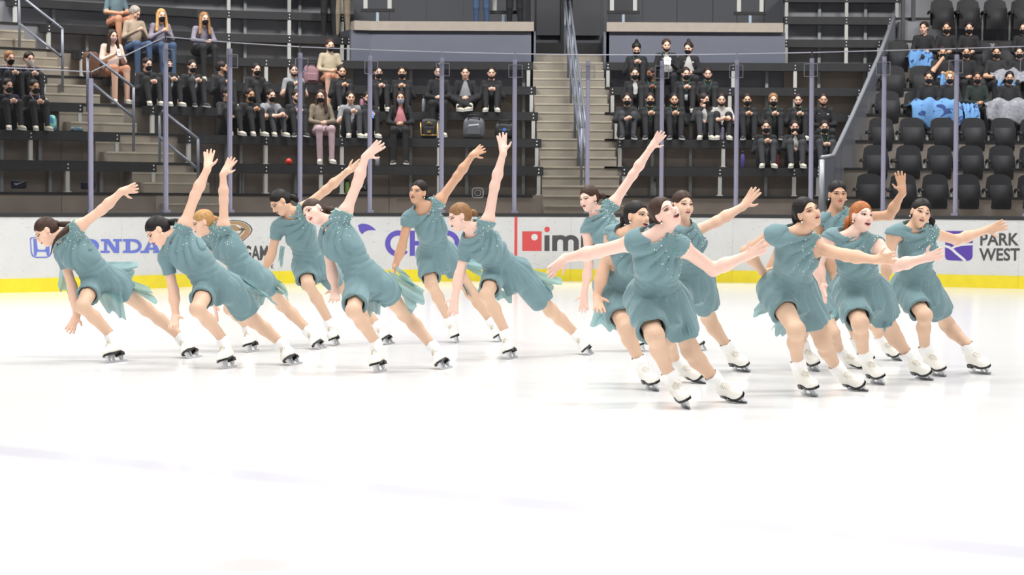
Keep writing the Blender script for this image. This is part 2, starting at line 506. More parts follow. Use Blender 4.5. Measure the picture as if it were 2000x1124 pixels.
# crescent of the hospital emblem and its round capitals C H O C
mb = MB()
flat_poly(mb, [(699, 440), (706, 437.2), (714, 437.6), (722, 440.5), (729, 445), (734.5, 450.2), (727, 449.8), (719, 450.3), (712, 453), (707, 458), (702, 452)], 0.004)
decal(mb, 'crescent_emblem', purple_p)
mb = MB()
ring(mb, 777.5, 476, 15.5, 25.5, 0.004, a0=42, a1=318, n=34)
def bar(mb, x0, x1, y0, y1, off=0.004, m=0): flat_poly(mb, [(x0, y0), (x1, y0), (x1, y1), (x0, y1)], off, m)
bar(mb, 800.5, 810, 451, 500); bar(mb, 832, 841.5, 451, 500); bar(mb, 809, 833, 471, 480)
ring(mb, 872.5, 476, 15.5, 25.5, 0.004)
ring(mb, 927, 476, 15.5, 25.5, 0.004, a0=42, a1=318, n=34)
decal(mb, 'lettering', purple_p)
mb = MB(); bar(mb, 1004.6, 1010.2, 424.5, 500, 0.004); bar(mb, 1004.6, 1010.2, 500, 526, 0.004)
decal(mb, 'goal_line_mark', redline_p)
mb = MB(); bar(mb, 1019.8, 1057.8, 452.2, 490.5)
decal(mb, 'square_emblem', red_p)
mb = MB(); flat_poly(mb, circ(1043.7, 463.6, 6.4), 0.0065); decal(mb, 'emblem_dot', white_p)
mb = MB(); flat_poly(mb, circ(1068.2, 448.5, 5.4), 0.004); decal(mb, 'letter_dot', red_p)
mb = MB()
bar(mb, 1063.2, 1073.2, 460, 490.7)
bar(mb, 1078.3, 1088.3, 460, 490.7)
for x in (1094.2, 1114.8):
    ring(mb, x, 473, 5.6, 15.6, 0.0041, a0=180, a1=360, ys=0.87, n=16)
bar(mb, 1099.6, 1109.6, 472, 490.7); bar(mb, 1120.4, 1130.4, 472, 490.7)
bar(mb, 1134.7, 1144.5, 460, 502); ring(mb, 1152, 475.5, 6.5, 15.5, 0.0041, n=30)
decal(mb, 'lettering', dark_p)
# purple shield with pale roads, and two lines of capitals
mb = MB()
flat_poly(mb, [(1846, 451.5), (1899.5, 452), (1899.8, 500), (1898.5, 505), (1894, 509), (1888, 510.2), (1852, 508.6), (1847.5, 506), (1845.8, 501)], 0.004, 0)
def road(mb, pts, w, m):
    for (x0, y0), (x1, y1) in zip(pts[:-1], pts[1:]):
        d = nrm((x1 - x0, y1 - y0)); nx, ny = -d[1] * w / 2, d[0] * w / 2; e = d * 0.6
        flat_poly(mb, [(x0 - e[0] + nx, y0 - e[1] + ny), (x1 + e[0] + nx, y1 + e[1] + ny), (x1 + e[0] - nx, y1 + e[1] - ny), (x0 - e[0] - nx, y0 - e[1] - ny)], 0.0065, m)
road(mb, [(1846, 481), (1853, 483), (1860, 487.5), (1868, 495), (1878, 503), (1886, 510)], 5, 1)
road(mb, [(1858, 486), (1866, 481.5), (1878, 478.6), (1890, 477.6), (1899.6, 477.4)], 4.4, 1)
road(mb, [(1868, 468), (1876, 473), (1886, 478)], 4.4, 1)
decal(mb, 'shield_emblem', [purple2_p, white_p])


def text_print(txt, x0, x1, y0, y1, name, m, bold=0.02, shear=0.0):
    """lettering set in the built-in sans face, fitted to a box on the boards"""
    cu = bpy.data.curves.new(name, 'FONT'); cu.body = txt; cu.offset = bold; cu.resolution_u = 3
    ob = bpy.data.objects.new(name, cu); COL.objects.link(ob)
    bpy.context.view_layer.update()
    me = bpy.data.meshes.new_from_object(ob.evaluated_get(bpy.context.evaluated_depsgraph_get()))
    bpy.data.objects.remove(ob)
    co = np.array([v.co[:] for v in me.vertices]); lo, hi = co.min(0), co.max(0)
    mb = MB()
    for v in co:
        u = (v[0] - lo[0]) / (hi[0] - lo[0]); w = (v[1] - lo[1]) / (hi[1] - lo[1])
        q = board_xyz(x0 + u * (x1 - x0), y1 + w * (y0 - y1), 0.005)
        mb.v.append((q[0], q[1] - 34, q[2]))
    mb.f = [tuple(p.vertices) for p in me.polygons]; mb.mi = [0] * len(mb.f)
    bpy.data.meshes.remove(me)
    return decal(mb, name, m)


text_print('PARK', 1914.5, 1990, 455.5, 480, 'lettering', dark_p, 0.022)
text_print('WEST', 1912.5, 1992, 485, 510, 'lettering', dark_p, 0.022)
text_print('GAM', 475, 523, 480, 509, 'lettering', dark_p, 0.03)
text_print('K', 529, 534.5, 516.5, 525.5, 'lettering', dark_p, 0.02)

# a small rounded ring printed on one pane
_c = board(935, -0.07); mb = MB()
for r_ in (1.0, .55):
    P_ = [(r_ * .085 * np.sign(math.cos(t)) * abs(math.cos(t)) ** .5, 0, r_ * .075 * np.sign(math.sin(t)) * abs(math.sin(t)) ** .5) for t in [2 * math.pi * i / 28 for i in range(29)]]
    mb.tube(P_, .007 if r_ == 1 else .004, 5, cap=False)
mb.build('pane_sticker', mat('pale_sticker', (160, 162, 166), rough=.5), rink, loc=(_c[0], _c[1] - 34, at_depth(935, 377, _c[1])[2]))

# ------------------------------------------------------------------ grandstand: rows follow the corner of the rink
RISE, RUN, Z1 = 0.49, 0.84, 1.34
_segs = []
for ang, p in ((38, (-3.4, 38.22)), (19, (-2.0, 38.7)), (0, (-2.0, 38.7))):
    a = math.radians(ang); _segs.append((np.array([-math.sin(a), math.cos(a)]), np.array(p), ang))


def row_at(off, px):
    """plan point where the camera's column px meets the row line at distance off behind the first bench; facing angle"""
    r = ray(px, 380); c = r[0] / r[1]; best = None
    for n, p, ang in _segs:
        D = (n @ p + off) / (n[0] * c + n[1])
        if D > 0 and (best is None or D < best[0]): best = (D, ang)
    return np.array([c * best[0], best[0]]), math.radians(best[1])


def joints_px(off):
    out = []
    for (n1, p1, _), (n2, p2, _) in zip(_segs[:-1], _segs[1:]):
        q = np.linalg.solve(np.array([n1, n2]), np.array([n1 @ p1 + off, n2 @ p2 + off]))
        out.append(to_px((q[0], q[1], 2.0))[0])
    return out


def floor_z(k): return Z1 + RISE * (k - 1)
def bench_off(k): return RUN * (k - 1)
def floor_off(k): return RUN * (k - 1) - 0.54


def cols(px0, px1, off):
    return sorted([px0, px1] + [j for j in joints_px(off) if px0 + 3 < j < px1 - 3])


def slab(mb, px0, px1, o0, o1, z0, z1, m=0):
    """a slab along the rows between two columns, front at o0, back at o1"""
    cs = cols(px0, px1, (o0 + o1) / 2)
    js0, js1 = joints_px(o0), joints_px(o1)
    fr, bk = [], []
    for c in cs:
        jj = [i for i, j in enumerate(joints_px((o0 + o1) / 2)) if abs(j - c) < .01]
        if jj and px0 + 3 < c < px1 - 3: a, b = row_at(o0, js0[jj[0]])[0], row_at(o1, js1[jj[0]])[0]
        else:
            a, t = row_at(o0, c)
            b = a + np.array([-math.sin(t), math.cos(t)]) * (o1 - o0)
        fr.append(a); bk.append(b)
    n = len(cs)
    vs = [(*p, z0) for p in fr] + [(*p, z1) for p in fr] + [(*p, z1) for p in bk] + [(*p, z0) for p in bk]
    fs = []
    for k in range(4):
        for i in range(n - 1):
            a, b = k * n, ((k + 1) % 4) * n
            fs.append((a + i, a + i + 1, b + i + 1, b + i))
    fs += [(3 * n, 2 * n, n, 0), (n - 1, 2 * n - 1, 3 * n - 1, 4 * n - 1)]
    return mb.add(vs, fs, m)


concrete = mat('stand_concrete', (126, 117, 108), rough=0.85, noise=0.14, nscale=2.2, bump=0.15, bscale=9)
concrete_l = mat('stair_concrete', (142, 134, 122), rough=0.85, noise=0.1, nscale=3, bump=0.1, bscale=9)
nosing_m = mat('pale_nosing', (168, 160, 144), rough=0.8, noise=0.1, nscale=6)
panel_grey = mat('grey_riser_panel', (122, 123, 128), rough=0.6, noise=0.06, nscale=2)
wall_grey = mat('platform_front_grey', (92, 95, 108), rough=0.5, noise=0.06, nscale=1.5)
wall_dark = mat('dark_concourse_panel', (70, 72, 78), rough=0.5, noise=0.05, nscale=1.2)
bench_m = mat('charcoal_bench_plank', (38, 38, 40), rough=0.5, noise=0.12, nscale=5)
leg_m = mat('white_bench_leg', (176, 176, 173), rough=0.5)
leg2_m = mat('grey_bench_leg', (128, 132, 132), rough=0.5)
bolt_m = mat('steel_bolt', (220, 220, 220), rough=0.3)
rail_m = mat('grey_handrail', (112, 116, 126), rough=0.4, metal=0.2)
ledge_m = mat('beige_ledge', (150, 141, 132), rough=0.5, noise=0.05, nscale=8)
black_m = mat('black_rubber', (22, 22, 24), rough=0.6)

terrace = empty('floor_terrace', (0, 0, 0), kind='structure')
mb = MB(); slab(mb, -260, 2260, floor_off(1) - 1.6, floor_off(1), -0.2, floor_z(0.35)); mb.build('walkway', concrete, terrace)
for k in range(1, 10):
    o0, o1 = floor_off(k), floor_off(k + 1) + 0.05
    edges = [-260, 120, 420, 760, 1000, 1300, 1600, 2260] if k < 6 else [-260, 690, 1040, 1180, 1528, 2260]
    for a, b in zip(edges[:-1], edges[1:]):
        if k >= 6 and (690 <= a < 1528): continue
        mb = MB(); slab(mb, a + 0.5, b - 0.5, o0, o1, floor_z(k) - 1.3, floor_z(k))
        mb.build('terrace_step', panel_grey if k >= 7 else concrete, terrace)
    for a, b in ((-260, 690), (690, 1040), (1180, 1528), (1528, 2260)):
        if k >= 6 and 690 <= a < 1528: continue
        mb = MB(); slab(mb, a, b, o0 - 0.012, o0 + 0.05, floor_z(k) - 0.035, floor_z(k) + 0.006)
        mb.build('nosing_strip', black_m, terrace)

# ---- the two staircases
def staircase(label, ks, xl, xr):
    st = empty('floor_stairs', (0, 0, 0), kind='structure')
    for i in range(ks[0], ks[1]):
        k = 1 + i / 3.0
        z = Z1 + RISE * i / 3.0; o = floor_off(1) + 0.28 * i
        a, b = xl(k), xr(k)
        mb = MB(); slab(mb, a, b, o - 0.004, o + 0.32, z - 0.5, z + 0.004); s = mb.build('stair_step', concrete_l, st)
        mb = MB(); slab(mb, a, b, o - 0.012, o + 0.05, z - 0.022, z + 0.008); mb.build('nosing', nosing_m, s)
    return st


def interp(tab):
    return lambda k: float(np.interp(k, range(-1, len(tab) - 1), tab))


staircase('corner', (-4, 18), interp([452, 378, 305, 235, 163, 93, 28, -35, -95]), interp([545, 492, 432, 363, 293, 216, 155, 92, 26]))
staircase('centre', (-4, 17), interp([1076, 1068, 1060, 1057, 1050, 1046, 1040, 1040, 1040]), interp([1232, 1224, 1215, 1206, 1199, 1191, 1182, 1176, 1174]))

# ---- benches
def words(k): return ['lowest', 'second lowest', 'third', 'fourth', 'fifth', 'sixth', 'seventh', 'eighth'][k - 1]


def bench(k, px0, px1, legs, where, legs2=()):
    o, z = bench_off(k), floor_z(k) + 0.48
    p0, _ = row_at(o, px0)
    root = empty('bench', (p0[0], p0[1], floor_z(k)), label=f'black plank bench, {words(k)} row up {where}', cat='bench', group='black plank benches of the stands')
    off = np.array([p0[0], p0[1], floor_z(k)])
    def put(mb, name, m):
        mb.v = [tuple(np.array(v) - off) for v in mb.v]; return mb.build(name, m, root)
    mb = MB(); slab(mb, px0, px1, o, o + 0.27, z - 0.145, z); put(mb, 'plank', bench_m)
    bolts = MB()
    for px in legs:
        if not (px0 - 1 <= px <= px1 + 1): continue
        c, t = row_at(o, px); ca, sa = math.cos(t), math.sin(t)
        R = np.array([[ca, -sa, 0], [sa, ca, 0], [0, 0, 1]])
        mb = MB(); mb.box((c[0] - sa * 0.03, c[1] + ca * 0.03, floor_z(k) + 0.167), (0.062, 0.05, 0.334), R)
        mb.box((c[0] - sa * 0.03, c[1] + ca * 0.03, floor_z(k) + 0.012), (0.10, 0.09, 0.02), R); put(mb, 'leg', leg_m)
        for dz in (-0.045, -0.105):
            bolts.ball((c[0] + sa * 0.003, c[1] - ca * 0.003, z + dz), 0.013, seg=6, rings=4)
    for px in legs2:
        if not (px0 <= px <= px1): continue
        c, t = row_at(o, px); ca, sa = math.cos(t), math.sin(t)
        R = np.array([[ca, -sa, 0], [sa, ca, 0], [0, 0, 1]])
        mb = MB(); mb.box((c[0] - sa * 0.22, c[1] + ca * 0.22, floor_z(k) + 0.167), (0.055, 0.05, 0.334), R); put(mb, 'rear_leg', leg2_m)
    put(bolts, 'bolts', bolt_m)['kind'] = 'stuff'
    return root


for k, x1 in zip((1, 2, 3, 4), (306, 235, 163, 93)):
    bench(k, -60, x1, [-20, {1: 133, 2: 61, 3: 30, 4: -5}[k], x1 - 6], 'left of the corner stairs', [15, 110 - 20 * (k - 1), 210])
Bl = [396, 364, 293, 216, 156, 91, 26, -40]; Br = [1061, 1057, 1050, 1046, 1040, 690, 690, 690]
for k in range(1, 9):
    Lg = [Bl[k - 1] + 6, 520 if k < 6 else 447, 627 if k < 3 else 565, 668, 857, Br[k - 1] - 9]
    bench(k, Bl[k - 1], Br[k - 1], Lg, 'between the corner stairs and the centre stairs', [Bl[k - 1] + 90, 483, 590, 801, 911, 1022])
Cl = [1215, 1206, 1199, 1191, 1182, 1529, 1529, 1529]; Cr = [1606, 1642, 1664, 1684, 1704, 1722, 1742, 1756]
for k in range(1, 9):
    Lg = [Cl[k - 1] + 4, 1400 + 6 * k, 1551 if k < 6 else 1650, Cr[k - 1] - 8]
    bench(k, Cl[k - 1], Cr[k - 1], Lg, 'between the centre stairs and the sloped glass partition', [1275, 1350, 1498, 1600, 1690])

# ---- media platforms with beige ledges, and the concourse wall behind
def platform(px0, px1, name):
    p = empty(name, (0, 0, 0), kind='structure')
    o = bench_off(5) + 0.36
    mb = MB(); slab(mb, px0 - 6, px1 + 4, o, o + 0.1, 3.2, 4.36); mb.build('front_panel', wall_grey, p)
    mb = MB(); slab(mb, px0, px1, o - 0.07, o + 0.16, 4.36, 4.53); mb.build('ledge', ledge_m, p)
    mb = MB(); slab(mb, px0, px1, o + 0.1, o + 5.0, 4.2, 4.4); mb.build('deck', wall_dark, p)


platform(691, 1041, 'trim_1'); platform(1183, 1527, 'trim_2')
back = empty('wall_back', (0, 0, 0), kind='structure')
o = bench_off(9) + 0.4
xs = [-300, -120, 60, 150, 240, 330, 422, 522, 607, 690]
for a, b in zip(xs[:-1], xs[1:]):
    mb = MB(); slab(mb, a, b - 1.2, o, o + 0.1, 3.5, 8.5); mb.build('wall_panel', panel_grey, back)
o2 = bench_off(5) + 3.6
xs = [690, 760, 832, 904, 975, 1036]
for a, b in zip(xs[:-1], xs[1:]):
    mb = MB(); slab(mb, a, b - 1.0, o2, o2 + 0.1, 4.2, 8.5); mb.build('wall_panel', wall_dark, back)
xs = [1186, 1253, 1320, 1390, 1437, 1490, 1530]
for a, b in zip(xs[:-1], xs[1:]):
    mb = MB(); slab(mb, a, b - 1.0, o2, o2 + 0.1, 4.2, 8.5); mb.build('wall_panel', wall_dark, back)
xs = [1528, 1616, 1685, 1760, 1835, 1910, 1990, 2080, 2260]
for a, b in zip(xs[:-1], xs[1:]):
    mb = MB(); slab(mb, a, b - 1.0, o, o + 0.1, 3.5, 8.5); mb.build('wall_panel', panel_grey, back)
door_m = mat('dark_door_leaf', (58, 58, 64), rough=0.5)
dr = empty('door_1', (0, 0, 0), kind='structure')
od = bench_off(5) + 2.6
mb = MB(); slab(mb, 1041, 1182, od + 0.12, od + 0.2, 4.0, 8.5); mb.build('door_surround', wall_dark, dr)
for a, b in ((1046, 1092), (1116, 1170)):
    mb = MB(); slab(mb, a, b, od, od + 0.08, 4.45, 8.3); mb.build('door_leaf', door_m, dr)
mb = MB(); slab(mb, 1093, 1099, od - 0.04, od + 0.1, 4.2, 8.4); slab(mb, 1108, 1112, od - 0.04, od + 0.1, 4.2, 8.4); mb.build('door_post', black_m, dr)
mb = MB(); slab(mb, 1041, 1175, od - 0.1, od + 0.1, 4.02, 4.3); mb.build('threshold', black_m, dr)
# side faces of the platforms where they meet the stairs
for pxs in ((1036, 1041), (1182, 1188)):
    mb = MB(); slab(mb, pxs[0], pxs[1], bench_off(5) + 0.36, bench_off(5) + 3.6, 3.0, 4.4); mb.build('wall_panel', wall_grey, back)

# ---- handrails
def P3(px, py, k, dx=0):
    c, t = row_at(floor_off(1) + RUN * (k - 1), px); return at_depth(px, py, c[1])


def handrail(label, rails, posts, r=0.024):
    base = rails[0][0]; root = empty('handrail', tuple(base), label=label, cat='handrail')
    off = np.array(base)
    for i, pl in enumerate(rails):
        MB().tube([np.array(p) - off for p in pl], r, 8).build('rail', rail_m, root, smooth=True)
    for a, b in posts: MB().tube([np.array(a) - off, np.array(b) - off], r, 8).build('post', rail_m, root, smooth=True)
    return root


handrail('grey tube handrail high on the corner stairs, above the left benches', [[P3(38, -14, 6.2), P3(51, 0, 6.0), P3(122, 57, 4.6)], [P3(39, 47, 6.0), P3(119, 110, 4.6)]],
         [(P3(38, -14, 6.2), P3(38, 112, 6.2)), (P3(122, 57, 4.6), P3(122, 180, 4.6))])
handrail('grey tube handrail halfway down the corner stairs, below the person in cream', [[P3(171, 112, 3.9), P3(176, 104, 3.8), P3(261, 171, 2.5)], [P3(171, 155, 3.9), P3(259, 228, 2.5)]],
         [(P3(171, 112, 3.9), P3(171, 235, 3.9)), (P3(261, 171, 2.5), P3(261, 296, 2.5))])
handrail('grey tube handrail at the foot of the corner stairs', [[P3(312, 226, 2.1), P3(318, 217, 2.05), P3(387, 272, 0.9)], [P3(312, 268, 2.1), P3(385, 329, 0.9)]],
         [(P3(312, 226, 2.1), P3(312, 340, 2.1)), (P3(387, 272, 0.9), P3(387, 378, 0.9))])
ctr = [(1106, 6.4), (1112, 5.4), (1118, 4.4), (1126, 3.3), (1133, 2.3), (1139, 1.35)]


def ctr_pt(i, h, dx):
    px, k = ctr[i]; c, _ = row_at(floor_off(1) + RUN * (k - 1), px + dx); return np.array([c[0], c[1], Z1 + RISE * (k - 1) + h])


handrail('dark grey double handrail down the middle of the centre stairs',
         [[ctr_pt(i, h, dx) for i in range(6)] for dx in (-4, 5) for h in (0.95, 0.5)],
         [(ctr_pt(i, -0.15, dx), ctr_pt(i, 0.95, dx)) for i in (0, 1, 2, 3, 4, 5) for dx in (-4, 5)], 0.022)

# ---- sloped partition between the benches and the tip-up seats
part_m = mat('smoked_partition_panel', (104, 108, 116), rough=0.3, noise=0.05, nscale=2)
prt = empty('wall_partition', (0, 0, 0), kind='structure')
prof = [(1605, 312, -0.3), (1627, 308, 0.0), (1640, 281, 0.5), (1664, 230, 1.4), (1690, 172, 2.4), (1720, 104, 3.7), (1746, 36, 5.0)]
pts = [at_depth(px, py, 38.3 + o) for px, py, o in prof]
for i, (a, b) in enumerate(zip(pts[:-1], pts[1:])):
    d = nrm((b - a)[:2]); n = np.array([-d[1], d[0], 0]) * 0.03
    e = np.array([d[0], d[1], 0]) * 0.006
    lo_a, lo_b = (0.4 if i < 2 else a[2] - 1.75), (0.4 if i < 2 else b[2] - 1.75)
    P = [a - n + e, b - n - e, b + n - e, a + n + e]
    vs = [(P[0][0], P[0][1], lo_a), (P[1][0], P[1][1], lo_b), (P[2][0], P[2][1], lo_b), (P[3][0], P[3][1], lo_a)] + [tuple(p) for p in P]
    MB().add(vs, [(0, 3, 2, 1), (4, 5, 6, 7), (0, 1, 5, 4), (1, 2, 6, 5), (2, 3, 7, 6), (3, 0, 4, 7)]).build('partition_panel', part_m, prt)
MB().tube([p + np.array([0, 0, 0.03]) for p in pts], 0.038, 8).build('top_rail', mat('pale_rail', (150, 152, 158), rough=0.35, metal=0.3), prt, smooth=True)
MB().tube([np.array([pts[0][0], pts[0][1] - 0.02, 0.5]), pts[0]], 0.05, 8).build('corner_post', mat('pale_rail', (150, 152, 158)), prt, smooth=True)
for px, o in ((1762, 5.4), (1782, 5.6)):
    a = at_depth(px, 200, 38.3 + o); MB().box((a[0], a[1], 5.2), (0.07, 0.07, 3.6)).build('corner_post', mat('dark_post', (64, 65, 70)), prt)

# ---- tip-up seats on the right
seat_m = mat('black_seat_plastic', (28, 28, 31), rough=0.6, spec=0.3)
chrome_m = mat('grey_seat_bracket', (120, 120, 118), rough=0.5)
def chair_meshes():
    mb = MB()   # back: rounded shell, slightly bowed and tilted
    P = []
    for j in range(9):
        v = j / 8; row = []
        for i in range(9):
            u = -1 + 2 * i / 8
            w = 0.225 * (1 - 0.14 * max(0, v - 0.55) / 0.45 * abs(u)) ; top = 0.50 - 0.06 * abs(u) ** 3
            row.append((u * w, 0.10 * v + 0.03 * (1 - u * u), 0.40 + v * top))
        P.append(row)
    mb.grid(P); Q = [[(x, y + 0.035, z) for x, y, z in row] for row in P]; mb.grid([r[::-1] for r in Q])
    for A in (0, -1):
        mb.grid([Q[A], P[A]] if A == 0 else [P[A], Q[A]])
    mb.grid([[r[0] for r in P], [r[0] for r in Q]]); mb.grid([[r[-1] for r in Q], [r[-1] for r in P]])
    back_me = mb.mesh('backrest', True)
    mb = MB()   # tipped-up seat
    P = []
    for j in range(7):
        v = j / 6; row = []
        for i in range(7):
            u = -1 + 2 * i / 6
            row.append((u * 0.21 * (1 - 0.1 * v * abs(u)), -0.13 - 0.09 * (1 - u * u) * (0.3 + 0.7 * math.sin(v * math.pi)) + 0.05 * v, 0.32 + 0.40 * v))
        P.append(row)
    mb.grid(P); Q = [[(x, -0.05, z) for x, y, z in row] for row in P]; mb.grid([r[::-1] for r in Q])
    for A in (0, -1): mb.grid([Q[A], P[A]] if A == 0 else [P[A], Q[A]])
    mb.grid([[r[0] for r in P], [r[0] for r in Q]]); mb.grid([[r[-1] for r in Q], [r[-1] for r in P]])
    seat_me = mb.mesh('seat', True)
    mb = MB(); mb.tube([(0, 0.08, 0.62), (0, -0.02, 0.645), (0, -0.2, 0.63), (0, -0.24, 0.6)], [0.02, 0.024, 0.024, 0.018], 8); arm_me = mb.mesh('armrest', True)
    mb = MB(); mb.tube([(0, 0.06, 0.62), (0, 0.0, 0.42), (0, 0.02, 0.04)], [0.02, 0.024, 0.022], 6); mb.box((0, 0.0, 0.02), (0.06, 0.16, 0.04)); st_me = mb.mesh('bracket', True)
    return back_me, seat_me, arm_me, st_me


CH = chair_meshes()
SEAT_Z0 = 0.83
def seat_floor(k): return SEAT_Z0 + 0.5 * (k - 1) + (0.35 if k >= 7 else 0)
def seat_D(k): return 38.3 + 0.84 * (k - 1)


chair_rows = {1: [1700, 1766, 1829, 1891, 1954, 2016], 2: [1712, 1776, 1837, 1898, 1958, 2018], 3: [1722, 1782, 1842, 1902, 1960, 2018], 4: [1734, 1790, 1848, 1906, 1964, 2022],
              5: [1744, 1800, 1856, 1911, 1966, 2022], 6: [1752, 1806, 1860, 1914, 1967, 2020], 7: [1838, 1889, 1942, 1995, 2048]}
dterr = empty('floor_seating', (0, 0, 0), kind='structure')
ordn = ['front', 'second', 'third', 'fourth', 'fifth', 'sixth', 'topmost']
for k in range(1, 9):
    kk = min(k, 8); z = seat_floor(kk)
    a, b = at_depth(1690 + 8 * k, 300, seat_D(k) - 0.42), at_depth(2300, 300, seat_D(k) - 0.42)
    MB().add([(a[0], a[1], z - 1.2), (b[0], a[1], z - 1.2), (b[0], a[1] + .92, z - 1.2), (a[0], a[1] + .92, z - 1.2), (a[0], a[1], z), (b[0], a[1], z), (b[0], a[1] + .92, z), (a[0], a[1] + .92, z)],
             [(0, 3, 2, 1), (4, 5, 6, 7), (0, 1, 5, 4), (1, 2, 6, 5), (2, 3, 7, 6), (3, 0, 4, 7)]).build('seating_step', concrete if k < 7 else panel_grey, dterr)
nm = ['first', 'second', 'third', 'fourth', 'fifth', 'sixth']
for k, xs in chair_rows.items():
    for i, px in enumerate(xs):
        p = at_depth(px, 300, seat_D(k)); z = seat_floor(k)
        r = empty('tip_up_seat', (p[0], p[1], z), label=f'black tip-up seat, {nm[i]} from the partition in the {ordn[k-1]} row', cat='seat', group='black tip-up seats')
        link('backrest', CH[0], seat_m, r); link('seat', CH[1], seat_m, r)
        for s in (-1, 1): link('armrest', CH[2], seat_m, r, loc=(s * 0.262, 0, 0))
        link('bracket', CH[3], chrome_m, r, loc=(0.262, 0.03, 0))

# ------------------------------------------------------------------ organic bodies: smooth blended shapes turned into one closed skin
def p_cone(p, q, r1, r2, k=0.03, t=0, clip=False):
    return ('k' if clip else 'c', np.asarray(p, float), np.asarray(q, float), r1, r2, k, t)


def p_ell(c, R, r, k=0.03, t=0, sub=False):
    return ('s' if sub else 'e', np.asarray(c, float), np.asarray(R, float), np.asarray(r, float), 0, k, t)


I3 = np.eye(3)


def p_box(p):
    if p[0] in 'ck':
        r = max(p[3], p[4]); return np.minimum(p[1], p[2]) - r, np.maximum(p[1], p[2]) + r
    e = np.abs(p[2].T) @ p[3]; return p[1] - e, p[1] + e


def field(prims, lo, hi, h):
    lo = np.asarray(lo, float); n = np.maximum(np.ceil((np.asarray(hi) - lo) / h).astype(int) + 1, 3)
    F = np.full(n, 0.3, np.float32); T = np.zeros(n, np.int8)
    ax = [(lo[i] + h * np.arange(n[i])).astype(np.float32) for i in range(3)]
    for p in prims:
        a, b = p_box(p); pad = p[5] + 3 * h
        i0 = np.clip(np.floor((a - pad - lo) / h).astype(int), 0, n); i1 = np.clip(np.ceil((b + pad - lo) / h).astype(int) + 1, 0, n)
        if np.any(i1 <= i0): continue
        sl = tuple(slice(i0[i], i1[i]) for i in range(3))
        X = ax[0][sl[0]][:, None, None]; Y = ax[1][sl[1]][None, :, None]; Z = ax[2][sl[2]][None, None, :]
        if p[0] in 'ck':
            A, B = p[1].astype(np.float32), p[2].astype(np.float32); d = B - A; L2 = float(d @ d) + 1e-9
            dx, dy, dz = X - A[0], Y - A[1], Z - A[2]
            t = np.clip((dx * d[0] + dy * d[1] + dz * d[2]) / L2, 0, 1)
            D = np.sqrt((dx - t * d[0]) ** 2 + (dy - t * d[1]) ** 2 + (dz - t * d[2]) ** 2) - (p[3] + (p[4] - p[3]) * t)
            if p[0] == 'k':
                L = math.sqrt(L2); D = np.maximum(D, ((X - B[0]) * d[0] + (Y - B[1]) * d[1] + (Z - B[2]) * d[2]) / L)
        else:
            c, R, r = p[1], p[2], p[3]; dx, dy, dz = X - c[0], Y - c[1], Z - c[2]
            k0 = 0; k1 = 0
            for i in range(3):
                u = (dx * R[i, 0] + dy * R[i, 1] + dz * R[i, 2]) / r[i]; k0 = k0 + u * u; k1 = k1 + (u / r[i]) ** 2
            k0 = np.sqrt(k0); D = k0 * (k0 - 1) / np.sqrt(k1 + 1e-12)
        G = F[sl]; k = p[5]
        if p[0] == 's':
            hh = np.maximum(k - np.abs(G + D), 0) / k; F[sl] = np.maximum(G, -D) + hh * hh * k * 0.25
        else:
            T[sl] = np.where(D < G, p[6], T[sl])
            hh = np.maximum(k - np.abs(G - D), 0) / k; F[sl] = np.minimum(G, D) - hh * hh * k * 0.25
    return F, T, lo, ax


_CO = np.array([[i, j, k] for i in (0, 1) for j in (0, 1) for k in (0, 1)])
_ED = [(a, b) for a in range(8) for b in range(a + 1, 8) if np.abs(_CO[a] - _CO[b]).sum() == 1]


def surface(F, lo, h, T=None):
    S = F < 0; n = np.array(F.shape) - 1
    cnt = np.zeros(n, np.uint8)
    for c in _CO: cnt += S[c[0]:c[0] + n[0], c[1]:c[1] + n[1], c[2]:c[2] + n[2]]
    act = np.argwhere((cnt > 0) & (cnt < 8))
    vals = np.stack([F[act[:, 0] + c[0], act[:, 1] + c[1], act[:, 2] + c[2]] for c in _CO], 1)
    acc = np.zeros((len(act), 3)); num = np.zeros(len(act))
    for a, b in _ED:
        fa, fb = vals[:, a], vals[:, b]; cr_ = (fa < 0) != (fb < 0)
        t = np.where(cr_, fa / np.where(cr_, fa - fb, 1), 0)[:, None]
        acc += np.where(cr_[:, None], _CO[a] + t * (_CO[b] - _CO[a]), 0); num += cr_
    V = lo + (act + acc / num[:, None]) * h
    idx = np.full(n, -1, np.int32); idx[act[:, 0], act[:, 1], act[:, 2]] = np.arange(len(act))
    Q = []
    for ax_ in range(3):
        o = [1, 1, 1]; o[ax_] = 0
        sh = [F.shape[i] - (1 if i == ax_ else 2) for i in range(3)]
        a = S[o[0]:o[0] + sh[0], o[1]:o[1] + sh[1], o[2]:o[2] + sh[2]]
        o2 = list(o); o2[ax_] += 1
        b = S[o2[0]:o2[0] + sh[0], o2[1]:o2[1] + sh[1], o2[2]:o2[2] + sh[2]]
        w = np.argwhere(a != b)
        if not len(w): continue
        g = w + np.array(o); u, v = (ax_ + 1) % 3, (ax_ + 2) % 3
        eu = np.eye(3, dtype=int)[u]; ev = np.eye(3, dtype=int)[v]
        def at(g_): return idx[g_[:, 0], g_[:, 1], g_[:, 2]]
        ok = np.all((g - eu - ev >= 0) & (g < n), 1); g = g[ok]; w = w[ok]
        q = np.stack([at(g - eu - ev), at(g - ev), at(g), at(g - eu)], 1)
        flip = ~a[w[:, 0], w[:, 1], w[:, 2]]
        q[flip] = q[flip][:, ::-1]; Q.append(q)
    Q = np.concatenate(Q); Q = Q[(Q >= 0).all(1)]
    tg = T[act[:, 0], act[:, 1], act[:, 2]] if T is not None else None
    return V, Q, tg


